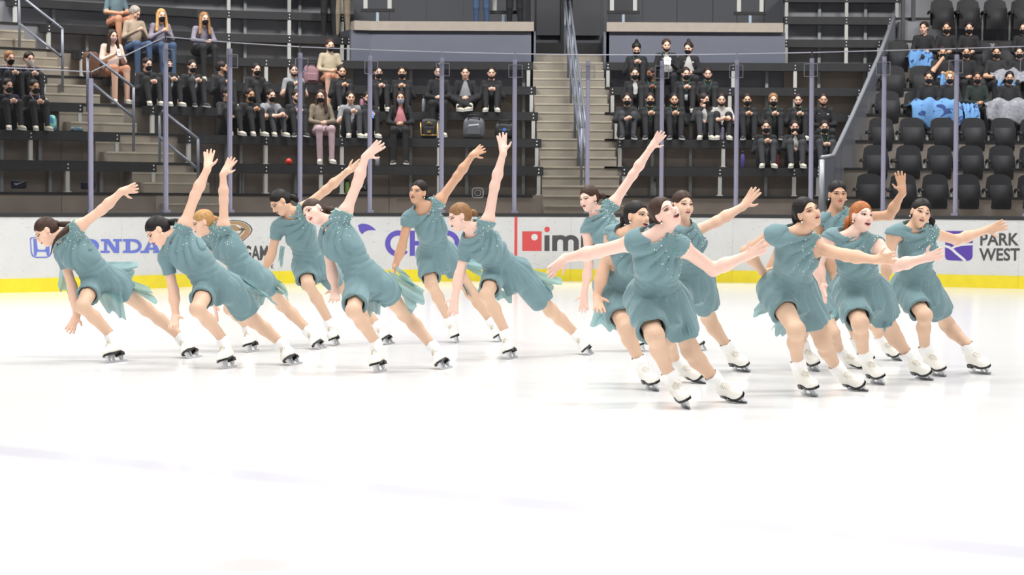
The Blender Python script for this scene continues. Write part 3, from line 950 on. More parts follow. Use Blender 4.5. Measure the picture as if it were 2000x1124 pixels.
def np_mesh(name, V, Q, mi=None, smooth=True, relax=1):
    V = np.asarray(V, float)
    for _ in range(relax):
        s = np.zeros_like(V); c = np.zeros(len(V))
        for i in range(4):
            for j in ((i + 1) % 4, (i + 3) % 4):
                s += np.stack([np.bincount(Q[:, i], V[Q[:, j], a], len(V)) for a in range(3)], 1); c += np.bincount(Q[:, i], minlength=len(V))
        V = 0.5 * V + 0.5 * s / np.maximum(c, 1)[:, None]
    me = bpy.data.meshes.new(name)
    me.vertices.add(len(V)); me.vertices.foreach_set('co', V.astype(np.float32).ravel())
    me.loops.add(len(Q) * 4); me.loops.foreach_set('vertex_index', Q.astype(np.int32).ravel())
    me.polygons.add(len(Q)); me.polygons.foreach_set('loop_start', np.arange(0, len(Q) * 4, 4, dtype=np.int32))
    if mi is not None: me.polygons.foreach_set('material_index', mi.astype(np.int32))
    me.polygons.foreach_set('use_smooth', np.full(len(Q), smooth))
    me.update(calc_edges=True); me.validate()
    return me


def solid(prims, h, pad=0.02, post=None):
    lo = np.min([p_box(p)[0] for p in prims if p[0] != 's'], 0) - pad; hi = np.max([p_box(p)[1] for p in prims if p[0] != 's'], 0) + pad
    F, T, lo, ax = field(prims, lo, hi, h)
    if post is not None: F = post(F, *np.meshgrid(*ax, indexing='ij'))
    return surface(F, lo, h, T)


# ---- head (x = person's right, y = face forward, z = up; origin mid-skull)
def head_prims(H, R, s=1.0, tag_=0, fine=True):
    def L(v): return H + s * (R.T @ np.array(v, float))
    def e(c, r, k, sub=False): return p_ell(L(c), R, s * np.array(r), s * k, tag_, sub)
    P = [e((0, -.018, .032), (.071, .091, .080), .02), e((0, .030, -.025), (.056, .058, .082), .03), e((0, .055, -.087), (.021, .025, .021), .035),
         e((.036, .048, -.028), (.026, .026, .028), .02), e((-.036, .048, -.028), (.026, .026, .028), .02)]
    if fine:
        P += [p_cone(L((0, .087, .008)), L((0, .106, -.026)), s * .0075, s * .0115, s * .012, tag_), e((.010, .094, -.030), (.008, .009, .006), .008), e((-.010, .094, -.030), (.008, .009, .006), .008),
              e((.031, .094, .003), (.017, .012, .010), .018, True), e((-.031, .094, .003), (.017, .012, .010), .018, True),
              e((0, .078, .022), (.045, .012, .008), .018), e((0, .085, -.054), (.020, .010, .011), .012),
              e((.071, -.004, -.006), (.009, .019, .030), .01), e((-.071, -.004, -.006), (.009, .019, .030), .01)]
    return P


HP = head_prims(np.zeros(3), I3)
_hf, _, _hlo, _hax = field(HP, (-.09, -.02, -.12), (.09, .14, .12), 0.003)


def face_y(x, z):
    i = np.clip((x - _hlo[0]) / .003, 0, _hf.shape[0] - 2); k = np.clip((z - _hlo[2]) / .003, 0, _hf.shape[2] - 2)
    def col(a, b):
        f = _hf[a, :, b]; ins = np.nonzero(f < 0)[0]
        if not len(ins): return 0.0
        j = ins[-1]; j2 = min(j + 1, len(f) - 1)
        return _hlo[1] + .003 * (j + f[j] / (f[j] - f[j2] + 1e-9))
    a, b = int(i), int(k); u, w = i - a, k - b
    return (1 - u) * (1 - w) * col(a, b) + u * (1 - w) * col(a + 1, b) + (1 - u) * w * col(a, b + 1) + u * w * col(a + 1, b + 1)


def face_patch(mb, outline, off, m=0, rings=4):
    o = np.array(outline, float); c = o.mean(0); n = len(o)
    vs = [(c[0], face_y(*c) + off, c[1])]
    for r in range(1, rings + 1):
        for p in o:
            q = c + (p - c) * r / rings; vs.append((q[0], face_y(*q) + off, q[1]))
    fs = [(0, 1 + i, 1 + (i + 1) % n) for i in range(n)]
    for r in range(rings - 1):
        for i in range(n):
            j = (i + 1) % n; a = 1 + r * n; b = a + n; fs.append((a + i, b + i, b + j, a + j))
    mb.add(vs, fs, m)


def almond(cx, cz, rx, up, dn, tilt=0.0, n=18):
    P = []
    for i in range(n):
        t = 2 * math.pi * i / n; x = rx * math.cos(t); z = (up if math.sin(t) > 0 else dn) * math.sin(t) * (1 - 0.25 * abs(math.cos(t)))
        P.append((cx + x, cz + z + tilt * x))
    return P


shadow_m = mat('brown_eyeshadow', (128, 84, 74), rough=0.6)
lash_m = mat('dark_eye_makeup', (44, 32, 32), rough=0.6)
eye_w = mat('eye_white', (225, 220, 215), rough=0.25)
iris_m = mat('dark_iris', (30, 20, 16), rough=0.2)
lip_m = mat('red_lipstick', (150, 42, 52), rough=0.35)
lip2_m = mat('rose_lipstick', (190, 88, 92), rough=0.35)
mouth_in = mat('mouth_inside', (70, 18, 22), rough=0.6)
teeth_m = mat('teeth', (236, 230, 222), rough=0.3)
pearl_m = mat('pearl', (245, 242, 236), rough=0.15)


def eye_mesh(s, closed=False):
    mb = MB(); c = (s * .0315, .003)
    face_patch(mb, almond(c[0], c[1] + .0035, .0190, .0088, .0062, s * 0.14), .0016, 0)
    if closed: face_patch(mb, almond(c[0], c[1] - .0035, .0165, .0012, .0022, s * 0.10), .0030, 1)
    else:
        face_patch(mb, almond(c[0], c[1] + .0002, .0160, .0062, .0042, s * 0.12), .0026, 1)
        face_patch(mb, almond(c[0], c[1] - .0008, .0128, .0042, .0030, s * 0.1), .0036, 2)
        face_patch(mb, almond(c[0] - s * .001, c[1] - .0004, .0054, .0046, .0038), .0046, 3)
    return mb.mesh('eye', True)


def brow_mesh(s, sad=0.0):
    mb = MB(); up = []; dn = []
    for i in range(9):
        t = i / 8; x = s * (.014 + .036 * t); z = .0235 + .006 * math.sin(t * math.pi * .8) - .004 * t + sad * (1 - t) * .012; w = .0028 * (1 - .65 * t)
        up.append((x, z + w)); dn.append((x, z - w))
    P = [[(x, face_y(x, z) + .0022, z) for x, z in up], [(x, face_y(x, z) + .0022, z) for x, z in dn]]
    mb.grid(P); return mb.mesh('eyebrow', True)


def mouth_mesh(kind):
    mb = MB(); c = -.0545
    if kind == 0:
        face_patch(mb, almond(0, c, .0225, .0072, .0082), .0020, 0); face_patch(mb, almond(0, c, .019, .0010, .0010), .0040, 1)
    elif kind == 1:
        face_patch(mb, almond(0, c - .001, .0225, .0088, .0105), .0020, 0); face_patch(mb, almond(0, c - .0008, .0165, .0034, .0044), .0036, 1)
        face_patch(mb, almond(0, c + .0014, .0135, .0014, .0012), .0048, 2)
    else:
        face_patch(mb, almond(0, c - .006, .0270, .0128, .0172), .0022, 0); face_patch(mb, almond(0, c - .006, .0215, .0080, .0125), .0038, 1)
        face_patch(mb, almond(0, c - .0005, .0180, .0026, .0036), .0052, 2)
    return mb.mesh('mouth', True)


EYES = {(s, c): eye_mesh(s, c) for s in (-1, 1) for c in (False, True)}
BROWS = {(s, d): brow_mesh(s, d) for s in (-1, 1) for d in (0.0, 0.7)}
MOUTHS = [mouth_mesh(i) for i in range(3)]


def hair_mesh(h=0.0055, bun=True, name='hair'):
    P = [p_ell((0, -.020, .036), I3, (.0775, .098, .087), .02), p_ell((0, -.045, -.015), I3, (.066, .066, .055), .03)]
    if bun: P.append(p_ell((0, -.112, .005), I3, (.026, .026, .024), .02))
    P += [p_ell((0, .095, -.030), I3, (.064, .085, .092), .012, 0, True), p_ell((.074, .028, -.045), I3, (.03, .045, .06), .012, 0, True), p_ell((-.074, .028, -.045), I3, (.03, .045, .06), .012, 0, True),
          p_ell((.08, -.003, -.012), I3, (.02, .022, .034), .01, 0, True), p_ell((-.08, -.003, -.012), I3, (.02, .022, .034), .01, 0, True)]
    def post(F, X, Y, Z):
        a = np.arctan2(X, Z + .03); return F + 0.0011 * np.sin(46 * a + 14 * Y)
    V, Q, _ = solid(P, h, 0.012, post); return np_mesh(name, V, Q)


HAIR = hair_mesh()
mb = MB(); mb.ball((0, 0, 0), 0.0062); PEARL = mb.mesh('earring', True)


# ---- skate boot (y = toe, z = up, blade edge at the origin)
def boot_meshes():
    P = [p_cone((0, -.052, .135), (0, -.050, .215), .043, .045, .03), p_cone((0, -.050, .19), (0, -.048, .238), .046, .049, .02), p_ell((0, -.070, .115), I3, (.038, .048, .045), .03), p_ell((0, .045, .098), I3, (.041, .085, .034), .04),
         p_cone((0, -.025, .155), (0, .06, .112), .036, .031, .03), p_ell((0, .095, .092), I3, (.040, .048, .026), .03)]
    def post(F, X, Y, Z): return np.maximum(F, np.maximum((.072 + .018 * np.clip((.02 - Y) / .06, 0, 1)) - Z, Z - .245))
    V, Q, _ = solid(P, .006, .012, post); boot = np_mesh('boot', V, Q)
    def outline(w, y0, y1, n=12):
        pts = []
        for i in range(n + 1):
            t = i / n; y = y0 + (y1 - y0) * t; ww = w * (0.72 + 0.45 * math.sin(math.pi * min(1, max(0, (t - .25) / .9)))) * math.sqrt(max(0.02, 1 - max(0, (t - .82) / .18) ** 2)) * math.sqrt(max(.25, min(1, t / .1)))
            pts.append((ww, y))
        return pts + [(-x, y) for x, y in reversed(pts)]
    mb = MB(); o = outline(.038, -.112, .145); n = len(o)
    def zs(y): return .062 + .014 * min(1, max(0, (.03 - y) / .06))
    vs = [(x, y, zs(y)) for x, y in o] + [(x, y, zs(y) + .013) for x, y in o]
    mb.add(vs, [tuple(range(n - 1, -1, -1)), tuple(range(n, 2 * n))] + [(i, (i + 1) % n, n + (i + 1) % n, n + i) for i in range(n)])
    mb.add([(x * .9, y, z) for z in (.052, .08) for x, y in ((.03, -.112), (.034, -.05), (-.034, -.05), (-.03, -.112))], [(0, 1, 2, 3), (7, 6, 5, 4), (0, 4, 5, 1), (1, 5, 6, 2), (2, 6, 7, 3), (3, 7, 4, 0)])
    sole = mb.mesh('sole')
    mb = MB()
    prof = [(-.155, .010), (-.135, .001), (-.05, 0), (.06, 0), (.125, .002), (.148, .016), (.150, .034), (.138, .024), (.10, .020), (-.10, .018), (-.15, .020)]
    m_ = len(prof); vs = [(-.0022, y, z) for y, z in prof] + [(.0022, y, z) for y, z in prof]
    mb.add(vs, [tuple(range(m_)), tuple(range(2 * m_ - 1, m_ - 1, -1))] + [(i, m_ + i, m_ + (i + 1) % m_, (i + 1) % m_) for i in range(m_)])
    for y, w in ((-.08, .03), (.035, .016), (.10, .026)): mb.add([(sx * .004, y + sy * w / 2, z) if z < .03 else (sx * .014, y + sy * w * .9, z) for z in (.015, .064) for sx, sy in ((-1, -1), (1, -1), (1, 1), (-1, 1))],
                                                  [(0, 3, 2, 1), (4, 5, 6, 7), (0, 1, 5, 4), (1, 2, 6, 5), (2, 3, 7, 6), (3, 0, 4, 7)])
    blade = mb.mesh('blade')
    # sock cuff rolled over the top of the boot
    mb = MB(); rows = []
    for j, (z, r) in enumerate(((.176, .0475), (.182, .052), (.205, .053), (.228, .0545), (.246, .052), (.252, .047))):
        rows.append([((r + .0012 * math.sin(9 * q)) * math.cos(q), -.050 + (r * 1.02) * math.sin(q), z + .003 * math.sin(5 * q + j)) for q in [2 * math.pi * i / 24 for i in range(25)]])
    mb.grid(rows); cuff = mb.mesh('sock_cuff', True)
    mb = MB()
    lo_, hi_ = np.array((0, .07, .139)), np.array((0, -.006, .187))
    for i in range(7):
        t = i / 6; c = lo_ + (hi_ - lo_) * t; w = .017 + .003 * t
        b = np.array((0, .010, .009)) if t < .8 else np.array((0, .012, .002))
        mb.tube([c + (-w, 0, -.008) + b * .2, c + (0, 0.004, .004) + b * .3, c + (w, 0.004, -.006) + b * .2], .0022, 5, 0)
        for s in (-1, 1): mb.ball(c + np.array((s * (w + .003), -.002, -.010)) + b * .2, .0032, 1, 6, 4)
    laces = mb.mesh('laces', True)
    return boot, sole, blade, cuff, laces


BOOT = boot_meshes()
boot_m = mat('white_boot_leather', (240, 238, 230), rough=0.4, noise=0.03, nscale=30)
sole_m = mat('black_sole', (20, 19, 20), rough=0.35)
blade_m = mat('steel_blade', (206, 208, 212), rough=0.3, metal=0.5)
sock_m = mat('white_sock', (246, 246, 246), rough=0.9, bump=0.2, bscale=300)
lace_m = mat('cream_lace', (222, 214, 200), rough=0.8)
eyelet_m = mat('dark_eyelet', (60, 54, 50), rough=0.4)
tights_m = mat('tan_tights', (215, 180, 154), rough=0.55, sss=0.08)
sequin_m = mat('green_sequin', (120, 186, 160), rough=0.25, metal=0.2)
crystal_m = mat('crystal', (250, 255, 252), rough=0.1, metal=0.1)


def cloth_mat(name, rgb, thin):
    m = bpy.data.materials.new(name); m.use_nodes = True; nt = m.node_tree; nt.nodes.clear()
    out = nt.nodes.new('ShaderNodeOutputMaterial'); b = nt.nodes.new('ShaderNodeBsdfPrincipled'); tl = nt.nodes.new('ShaderNodeBsdfTranslucent'); tp = nt.nodes.new('ShaderNodeBsdfTransparent')
    c = srgb(rgb); b.inputs['Roughness'].default_value = 0.7; b.inputs['Specular IOR Level'].default_value = 0.25
    b.inputs['Sheen Weight'].default_value = 0.25; b.inputs['Sheen Roughness'].default_value = 0.4
    tc = nt.nodes.new('ShaderNodeTexCoord'); n = nt.nodes.new('ShaderNodeTexNoise'); n.inputs['Scale'].default_value = 7; n.inputs['Detail'].default_value = 5; n.inputs['Distortion'].default_value = 0.8
    nt.links.new(tc.outputs['Object'], n.inputs['Vector'])
    mx = nt.nodes.new('ShaderNodeMix'); mx.data_type = 'RGBA'; nt.links.new(n.outputs['Fac'], mx.inputs['Factor'])
    mx.inputs['A'].default_value = tuple(x * .86 for x in c[:3]) + (1,); mx.inputs['B'].default_value = tuple(x * 1.14 for x in c[:3]) + (1,)
    nt.links.new(mx.outputs['Result'], b.inputs['Base Color']); nt.links.new(mx.outputs['Result'], tl.inputs['Color'])
    bp = nt.nodes.new('ShaderNodeBump'); bp.inputs['Strength'].default_value = 0.5; bp.inputs['Distance'].default_value = 0.006
    n2 = nt.nodes.new('ShaderNodeTexNoise'); n2.inputs['Scale'].default_value = 26; n2.inputs['Detail'].default_value = 3; n2.inputs['Distortion'].default_value = 1.2
    nt.links.new(tc.outputs['Object'], n2.inputs['Vector']); nt.links.new(n2.outputs['Fac'], bp.inputs['Height']); nt.links.new(bp.outputs['Normal'], b.inputs['Normal'])
    m1 = nt.nodes.new('ShaderNodeMixShader'); m1.inputs[0].default_value = 0.45 if thin else 0.0
    nt.links.new(b.outputs[0], m1.inputs[1]); nt.links.new(tl.outputs[0], m1.inputs[2])
    m2 = nt.nodes.new('ShaderNodeMixShader'); m2.inputs[0].default_value = 0.4 if thin else 0.0
    nt.links.new(m1.outputs[0], m2.inputs[1]); nt.links.new(tp.outputs[0], m2.inputs[2]); nt.links.new(m2.outputs[0], out.inputs[0])
    return m


dress_m = cloth_mat('teal_chiffon_dress', (114, 143, 149), False)
chiffon_m = cloth_mat('thin_teal_chiffon', (160, 200, 202), True)
SKIN = {}


def skin(rgb):
    if rgb not in SKIN: SKIN[rgb] = mat(f'skin_{rgb[0]}_{rgb[1]}', rgb, rough=0.5, sss=0.12, noise=0.03, nscale=9)
    return SKIN[rgb]


HAIRM = {n: mat(f'{n}_hair', c, rough=0.55, noise=0.25, nscale=30, spec=0.3) for n, c in dict(black=(26, 22, 22), dark=(38, 28, 25), brown=(62, 43, 34), red=(170, 104, 58), blond=(182, 142, 92), light=(140, 104, 70), grey=(150, 142, 134)).items()}


# ---- hands
def hand_prims(w, tip, pn, thumb, s=1.0, tag_=0, curl=0.10, spread=1.35):
    """w wrist, tip fingertip, pn palm direction hint, thumb = hint of the thumb's side"""
    d = nrm(tip - w); side = nrm(thumb - d * (thumb @ d)); n = nrm(np.cross(d, side))
    if n @ pn < 0: n = -n
    P = [p_ell(w + d * .046 * s, np.array([d, side, n]), np.array((.047, .034, .015)) * s, .014, tag_), p_cone(w - d * .01, w + d * .03 * s, .025 * s, .021 * s, .02, tag_)]
    for i, (o, l) in enumerate(((.026, .076), (.009, .086), (-.009, .081), (-.025, .062))):
        a = o * 5.0 * spread; fd = nrm(d + side * a); b = w + (d * .080 + side * o) * s
        c1 = b + fd * l * .5 * s + n * curl * .10 * l * s; c2 = c1 + nrm(fd + n * curl * (0.7 + .25 * i)) * l * .5 * s
        P += [p_cone(b - fd * .02 * s, c1, .0102 * s, .0096 * s, .006, tag_), p_cone(c1, c2, .0096 * s, .0088 * s, .005, tag_)]
    b = w + (d * .028 + side * .024) * s; td = nrm(d * .55 + side * .85 + n * .25); c1 = b + td * .038 * s; c2 = c1 + nrm(td * .7 + d * .55) * .032 * s
    return P + [p_cone(b, c1, .0125 * s, .0098 * s, .012, tag_), p_cone(c1, c2, .0098 * s, .0072 * s, .005, tag_)]


def place(anchor, px, L, sgn):
    q = at_depth(px[0], px[1], anchor[1]); d = np.linalg.norm(q - anchor); dz = math.sqrt(max(L * L - d * d, 0)) * sgn
    return at_depth(px[0], px[1], anchor[1] + dz)


def frame(fwd, up):
    y = nrm(fwd); z = nrm(up - y * (up @ y)); x = np.cross(y, z); return np.array([x, y, z])

# ------------------------------------------------------------------ the skaters
def torso_prims(NB, P, xl, cf, cu, RS, LS, HR, HL, w, g=0.0, tag_=0):
    R = np.array([xl, cf, cu]); k = .06
    hx = nrm(HL - HR); hf = nrm(np.cross(hx, cu)); RH = np.array([hx, hf, np.cross(hf, hx)])
    gg = np.full(3, g)
    S = [p_ell(NB - cu * .165 + cf * .005, R, np.array((.121 * w, .088 * w, .165)) + gg, k, tag_),
         p_cone(RS * .85 + (NB - cu * .03) * .15, LS * .85 + (NB - cu * .03) * .15, .041 * w + g, .041 * w + g, k, tag_),
         p_ell(NB - cu * .185 + xl * .062 + cf * .070, R, np.array((.052, .046, .052)) * w + gg, .04, tag_),
         p_ell(NB - cu * .185 - xl * .062 + cf * .070, R, np.array((.052, .046, .052)) * w + gg, .04, tag_),
         p_ell(NB * .32 + P * .68 + cf * .004, R, np.array((.104 * w, .082 * w, .13)) + gg, k, tag_),
         p_ell(P + cu * .015, RH, np.array((.142 * w, .102 * w, .105)) + gg, k, tag_)]
    for h_ in (HR, HL): S.append(p_ell(h_ - hf * .045 - cu * .01, RH, np.array((.085, .085, .09)) * w + gg, .05, tag_))
    return S, RH


N_SK = [0]
HS = 0.91


def skater(label, head, up, look, nb, rs, re_, rw, rt, ls, le, lw, lt, pv, hips, rk, rf, lk, lf, skin_rgb=(238, 200, 176), hair='dark', w=1.0, sz=1.0, sh=0.0, pd=-0.05,
           ra=(0, 0, -1), la=(0, 0, 1), mouth=0, closed=False, sad=0.0, rth=None, lth=None, tail=None, panels=(), lip=0, hem=(.72, .60), hd=-0.03, lean=None, slv=.0):
    """every joint as it was measured in the photograph; depths follow from the ice under the feet and from limb lengths"""
    def foot(f):
        toe, heel = f; m = on_ice((toe[0] + heel[0]) / 2, (toe[1] + heel[1]) / 2)
        sc = F_PX / m[1]; dx = np.clip((toe[0] - heel[0]) / sc / .33, -.93, .93)
        return m, np.array([dx, -math.sqrt(1 - dx * dx), 0])
    CR, FR = foot(rf); CL, FL = foot(lf)
    P = at_depth(pv[0], pv[1], .5 * (CR[1] + CL[1]) + pd)
    NB = place(P, nb, .455 * sz, -1) if lean is None else at_depth(nb[0], nb[1], P[1] + lean)
    q1, q2 = at_depth(*rs, NB[1]), at_depth(*ls, NB[1]); dd = np.linalg.norm(q1 - q2); a = .5 * math.sqrt(max((.31 * sz) ** 2 - dd * dd, 0)) * (1 if sh >= 0 else -1)
    if abs(sh) > 1: a = (abs(sh) - 1) * (1 if sh > 0 else -1)
    RS, LS = at_depth(*rs, NB[1] + a + .01), at_depth(*ls, NB[1] - a + .01)
    cu = nrm(NB - P); xl = nrm(LS - RS); xl = nrm(xl - cu * (xl @ cu)); cf = np.cross(xl, cu)
    hv = np.array([hips[0], -a * .5 / .15 * .12, hips[1]]); hv = nrm(nrm(hv) - cu * (nrm(hv) @ cu) * .3) * .086 * w
    HR, HL = P - hv - cu * .05, P + hv - cu * .05

    def leg(H, kpx, C, Fd):
        U = np.array([0, 0, 1.0])
        for _ in range(4):
            cuff = C + U * .226 - Fd * .045; best = None
            for D in np.linspace(min(H[1], cuff[1]) - .38, max(H[1], cuff[1]) + .15, 60):
                k = at_depth(kpx[0], kpx[1], D)
                e = (np.linalg.norm(k - H) - .40 * sz) ** 2 + (np.linalg.norm(k - cuff) - .285 * sz) ** 2 + .0015 * (D - H[1] + .15) ** 2
                if best is None or e < best[0]: best = (e, k)
            K = best[1]; v = K - (C - Fd * .05); U = nrm(v - Fd * (v @ Fd))
        return K, cuff, U
    KR, AR, UR = leg(HR, rk, CR, FR); KL, AL, UL = leg(HL, lk, CL, FL)
    UA, FA, HA = .265 * sz, .235 * sz, .165 * sz
    ER = place(RS, re_, UA, ra[0]); WR = place(ER, rw, FA, ra[1]); TR = place(WR, rt, HA, ra[2])
    EL = place(LS, le, UA, la[0]); WL = place(EL, lw, FA, la[1]); TL = place(WL, lt, HA, la[2])
    H = at_depth(head[0], head[1], NB[1] + hd)
    lk_ = np.array([look[0], -look[2], look[1]], float); R = frame(lk_, np.array([up[0], 0.0, up[1]]))
    base = (CR + CL) / 2
    root = empty('person', tuple(base), label=label, cat='person', group='synchronized skaters in teal dresses')
    i = N_SK[0]; N_SK[0] += 1
    sk = skin(skin_rgb)
    # ---- body
    T_, RH = torso_prims(NB, P, xl, cf, cu, RS, LS, HR, HL, w)
    hb = H + R.T @ np.array((0, -.020, -.058))
    B = T_ + [p_cone(NB - cu * .03, hb, .051 * w ** .5, .046, .035), p_cone(hb * .25 + NB * .75, RS, .027, .030, .045), p_cone(hb * .25 + NB * .75, LS, .027, .030, .045)]
    B += head_prims(H, R, HS)
    for S_, E_, W_, T2, th, pn in ((RS, ER, WR, TR, rth, 1), (LS, EL, WL, TL, lth, -1)):
        B += [p_ell(S_, I3, np.full(3, .046 * w), .04), p_cone(S_, E_, .044 * w, .036 * w ** .6, .03), p_cone(E_, E_ * .65 + W_ * .35, .036 * w ** .6, .0385 * w ** .5, .03), p_cone(E_ * .65 + W_ * .35, W_, .0385 * w ** .5, .0245, .03)]
        d = T2 - W_
        thv = np.array([th[0], 0, th[1]], float) if th is not None else np.array([-cf[0] * .4, -0.9, 0.4])
        B += hand_prims(W_, T2, np.array([pn * .3, -1, -.2]) if th is not None else xl * pn, thv, sz * .98)
    for H_, K_, A_, U_, F_ in ((HR, KR, AR, UR, FR), (HL, KL, AL, UL, FL)):
        cf_ = K_ * .62 + A_ * .38 - nrm(np.cross(np.cross(A_ - K_, F_), A_ - K_)) * 0.0 - F_ * .016
        B += [p_cone(H_, K_, .081 * w, .051 * w ** .7, .05, 1), p_ell(K_, I3, np.full(3, .051 * w ** .6), .03, 1), p_cone(K_, cf_, .047 * w ** .7, .0495 * w ** .7, .03, 1), p_cone(cf_, A_, .0495 * w ** .7, .0365, .03, 1)]
    V, Q, tg = solid(B, .0066)
    me = np_mesh('body', V - base, Q, (tg[Q[:, 0]] > 0).astype(int), relax=1)
    body = link('body', me, [sk, tights_m], root)
    mtx = Matrix(np.column_stack([R.T * HS, H - base]).tolist()).to_4x4()
    for s in (-1, 1):
        link('eye', EYES[(s, closed)], [shadow_m, lash_m, eye_w, iris_m], body, matrix=mtx)
        link('eyebrow', BROWS[(s, sad)], HAIRM['dark' if hair in ('black', 'dark') else 'brown'], body, matrix=mtx)
        e = H - base + R.T @ np.array((s * .076, .002, -.044)) * HS; link('earring', PEARL, pearl_m, body, loc=tuple(e))
    link('mouth', MOUTHS[mouth], [lip_m if lip == 0 else lip2_m, mouth_in, teeth_m], body, matrix=mtx)
    ho = link('hair', HAIR, HAIRM[hair], root, matrix=mtx)
    # ponytail: from the knot down the back
    st = H + R.T @ np.array((0, -.10, .0)); mb = MB()
    if tail is None: pts = [st, st + R.T @ np.array((0, -.045, -.015)), st + R.T @ np.array((0, -.055, -.06)) + np.array((0, .02, -.02)), st + R.T @ np.array((0, -.03, -.10)) + np.array((0, .03, -.07))]
    else: pts = [st] + [at_depth(t[0], t[1], H[1] + t[2]) for t in tail]
    fine_ = [np.array(pts[0])]
    for a_, b_ in zip(pts[:-1], pts[1:]): fine_ += [a_ + (b_ - a_) * t for t in (.33, .66, 1)]
    fp = np.array(fine_); fp[1:-1] = .25 * fp[:-2] + .5 * fp[1:-1] + .25 * fp[2:]
    L_ = len(fp); mb.tube(list(fp - base), [.020 + .012 * math.sin(math.pi * min(1, j / L_ * 1.4)) - .022 * (j / L_) ** 2 for j in range(L_)], 10)
    mb.build('ponytail', HAIRM[hair], ho, smooth=True).matrix_parent_inverse = mtx.inverted()
    # ---- dress
    g = .012
    D_, RHd = torso_prims(NB, P, xl, cf, cu, RS, LS, HR, HL, w, g)
    for S_, E_ in ((RS, ER), (LS, EL)):
        D_ += [p_ell(S_, I3, np.full(3, .046 * w + g), .04), p_cone(S_, E_, .044 * w + g, .036 * w ** .6 + g, .03), p_cone(hb * .25 + NB * .75, S_, .027 + g, .030 + g, .045)]
    hr, hl = HR + (KR - HR) * hem[0], HL + (KL - HL) * hem[1]
    D_ += [p_cone(HR, hr, .086 * w + .012, .067 * w + .017, .022, 1, True), p_cone(HL, hl, .086 * w + .012, .067 * w + .020, .022, 1, True),
           p_cone(P, (hr + hl) / 2 + np.array((0, .0, .02)), .10 * w, .07 * w, .03, 1, True)]
    ph = i * 1.7
    def post(Fl, X, Y, Z):
        dx, dy, dz = X - NB[0], Y - NB[1], Z - NB[2]
        u = dx * cu[0] + dy * cu[1] + dz * cu[2]; l = dx * xl[0] + dy * xl[1] + dz * xl[2]; f = dx * cf[0] + dy * cf[1] + dz * cf[2]
        # folds fanning out of the left shoulder, gathers at the waist, loose waves in the skirt
        arms_ = []; near = 1.0
        for S_, E_, cut in ((LS, EL, -.010), (RS, ER, slv)):
            da = nrm(E_ - S_); q = (X - S_[0]) * da[0] + (Y - S_[1]) * da[1] + (Z - S_[2]) * da[2]
            axd = np.sqrt(np.maximum((X - S_[0]) ** 2 + (Y - S_[1]) ** 2 + (Z - S_[2]) ** 2 - q * q, 0)); arms_.append((q, axd, cut))
            near = np.minimum(near, np.where(q > -.03, np.clip((axd - .062) / .05, 0, 1), 1))
        lx, lu = l - .16, u - .02; r = np.sqrt(lx * lx + lu * lu) + 1e-4; an = np.arctan2(lu, lx)
        def ridge(x): return np.abs(np.sin(x * .5)) ** .8
        up_w = np.clip((u + .34) / .08, 0, 1)
        amp = .019 * np.clip((r - .055) / .10, 0, 1) * np.clip((.44 - r) / .2, 0, 1) * up_w
        Fl = Fl - near * amp * ridge(21 * an + 5 * np.sin(8 * r + ph))
        Fl = Fl - .007 * np.exp(-((u + .33) / .07) ** 2) * ridge(120 * (u + .3 * l) + 2.5 * np.sin(14 * l) + ph)
        px_, py_, pz_ = X - P[0], Y - P[1], Z - P[2]
        al = np.arctan2(px_ * RHd[1][0] + py_ * RHd[1][1] + pz_ * RHd[1][2], px_ * RHd[0][0] + py_ * RHd[0][1] + pz_ * RHd[0][2])
        dn = np.clip((np.sqrt(px_ * px_ + py_ * py_ + pz_ * pz_) - .08) / .2, 0, 1) * (u < -.38)
        Fl = Fl - dn * (.015 * ridge(13 * al + ph + 7 * u) + .008 * ridge(25 * al + 2 * ph))
        # hollow hems: the legs come out of open cloth
        for q0, q1 in ((HR, hr), (HL, hl)):
            d_ = nrm(q1 - q0); A_, B_ = q1 - d_ * .07, q1 + d_ * .05
            t = np.clip(((X - A_[0]) * d_[0] + (Y - A_[1]) * d_[1] + (Z - A_[2]) * d_[2]) / .12, 0, 1)
            Dc = np.sqrt((X - A_[0] - t * .12 * d_[0]) ** 2 + (Y - A_[1] - t * .12 * d_[1]) ** 2 + (Z - A_[2] - t * .12 * d_[2]) ** 2) - (.066 * w + .009)
            Fl = np.maximum(Fl, -Dc)
        for q, axd, cut in arms_: Fl = np.maximum(Fl, np.minimum(q - cut, 0.074 - axd))
        # boat neckline: an oval opening round the neck, wider on the right side
        hole = (np.sqrt(((l + .014) / .082) ** 2 + ((f - .008) / .066) ** 2) - 1) * .07
        return np.maximum(Fl, np.minimum(-hole, u + .058 + .008 * np.sin(l * 30 + ph)))
    V, Q, tg = solid(D_, .0062, .035, post)
    dr_ = link('dress', np_mesh('dress', V - base, Q, relax=1), dress_m, root)
    # crystals scattered from the left shoulder
    c0 = LS * .8 + NB * .2; dv = V - c0; dist = np.linalg.norm(dv, axis=1)
    fr = (V - (NB - cu * .16)) @ cf
    cand = np.nonzero((dist < .21) & (fr > -.02))[0]
    if len(cand):
        pr = np.exp(-dist[cand] / .07); pick = rng.choice(cand, size=min(150, len(cand)), replace=False, p=pr / pr.sum())
        mb = MB()
        for j in pick:
            r_ = .0030 + .0026 * rng.random(); p = V[j] - base + nrm(V[j] - (NB - cu * .2)) * .003
            mb.add([p + (r_, 0, 0), p - (r_, 0, 0), p + (0, r_, 0), p - (0, r_, 0), p + (0, 0, r_), p - (0, 0, r_)], [(0, 2, 4), (2, 1, 4), (1, 3, 4), (3, 0, 4), (2, 0, 5), (1, 2, 5), (3, 1, 5), (0, 3, 5)], int(rng.random() < .6))
        mb.build('crystals', [crystal_m, sequin_m], dr_)['kind'] = 'stuff'
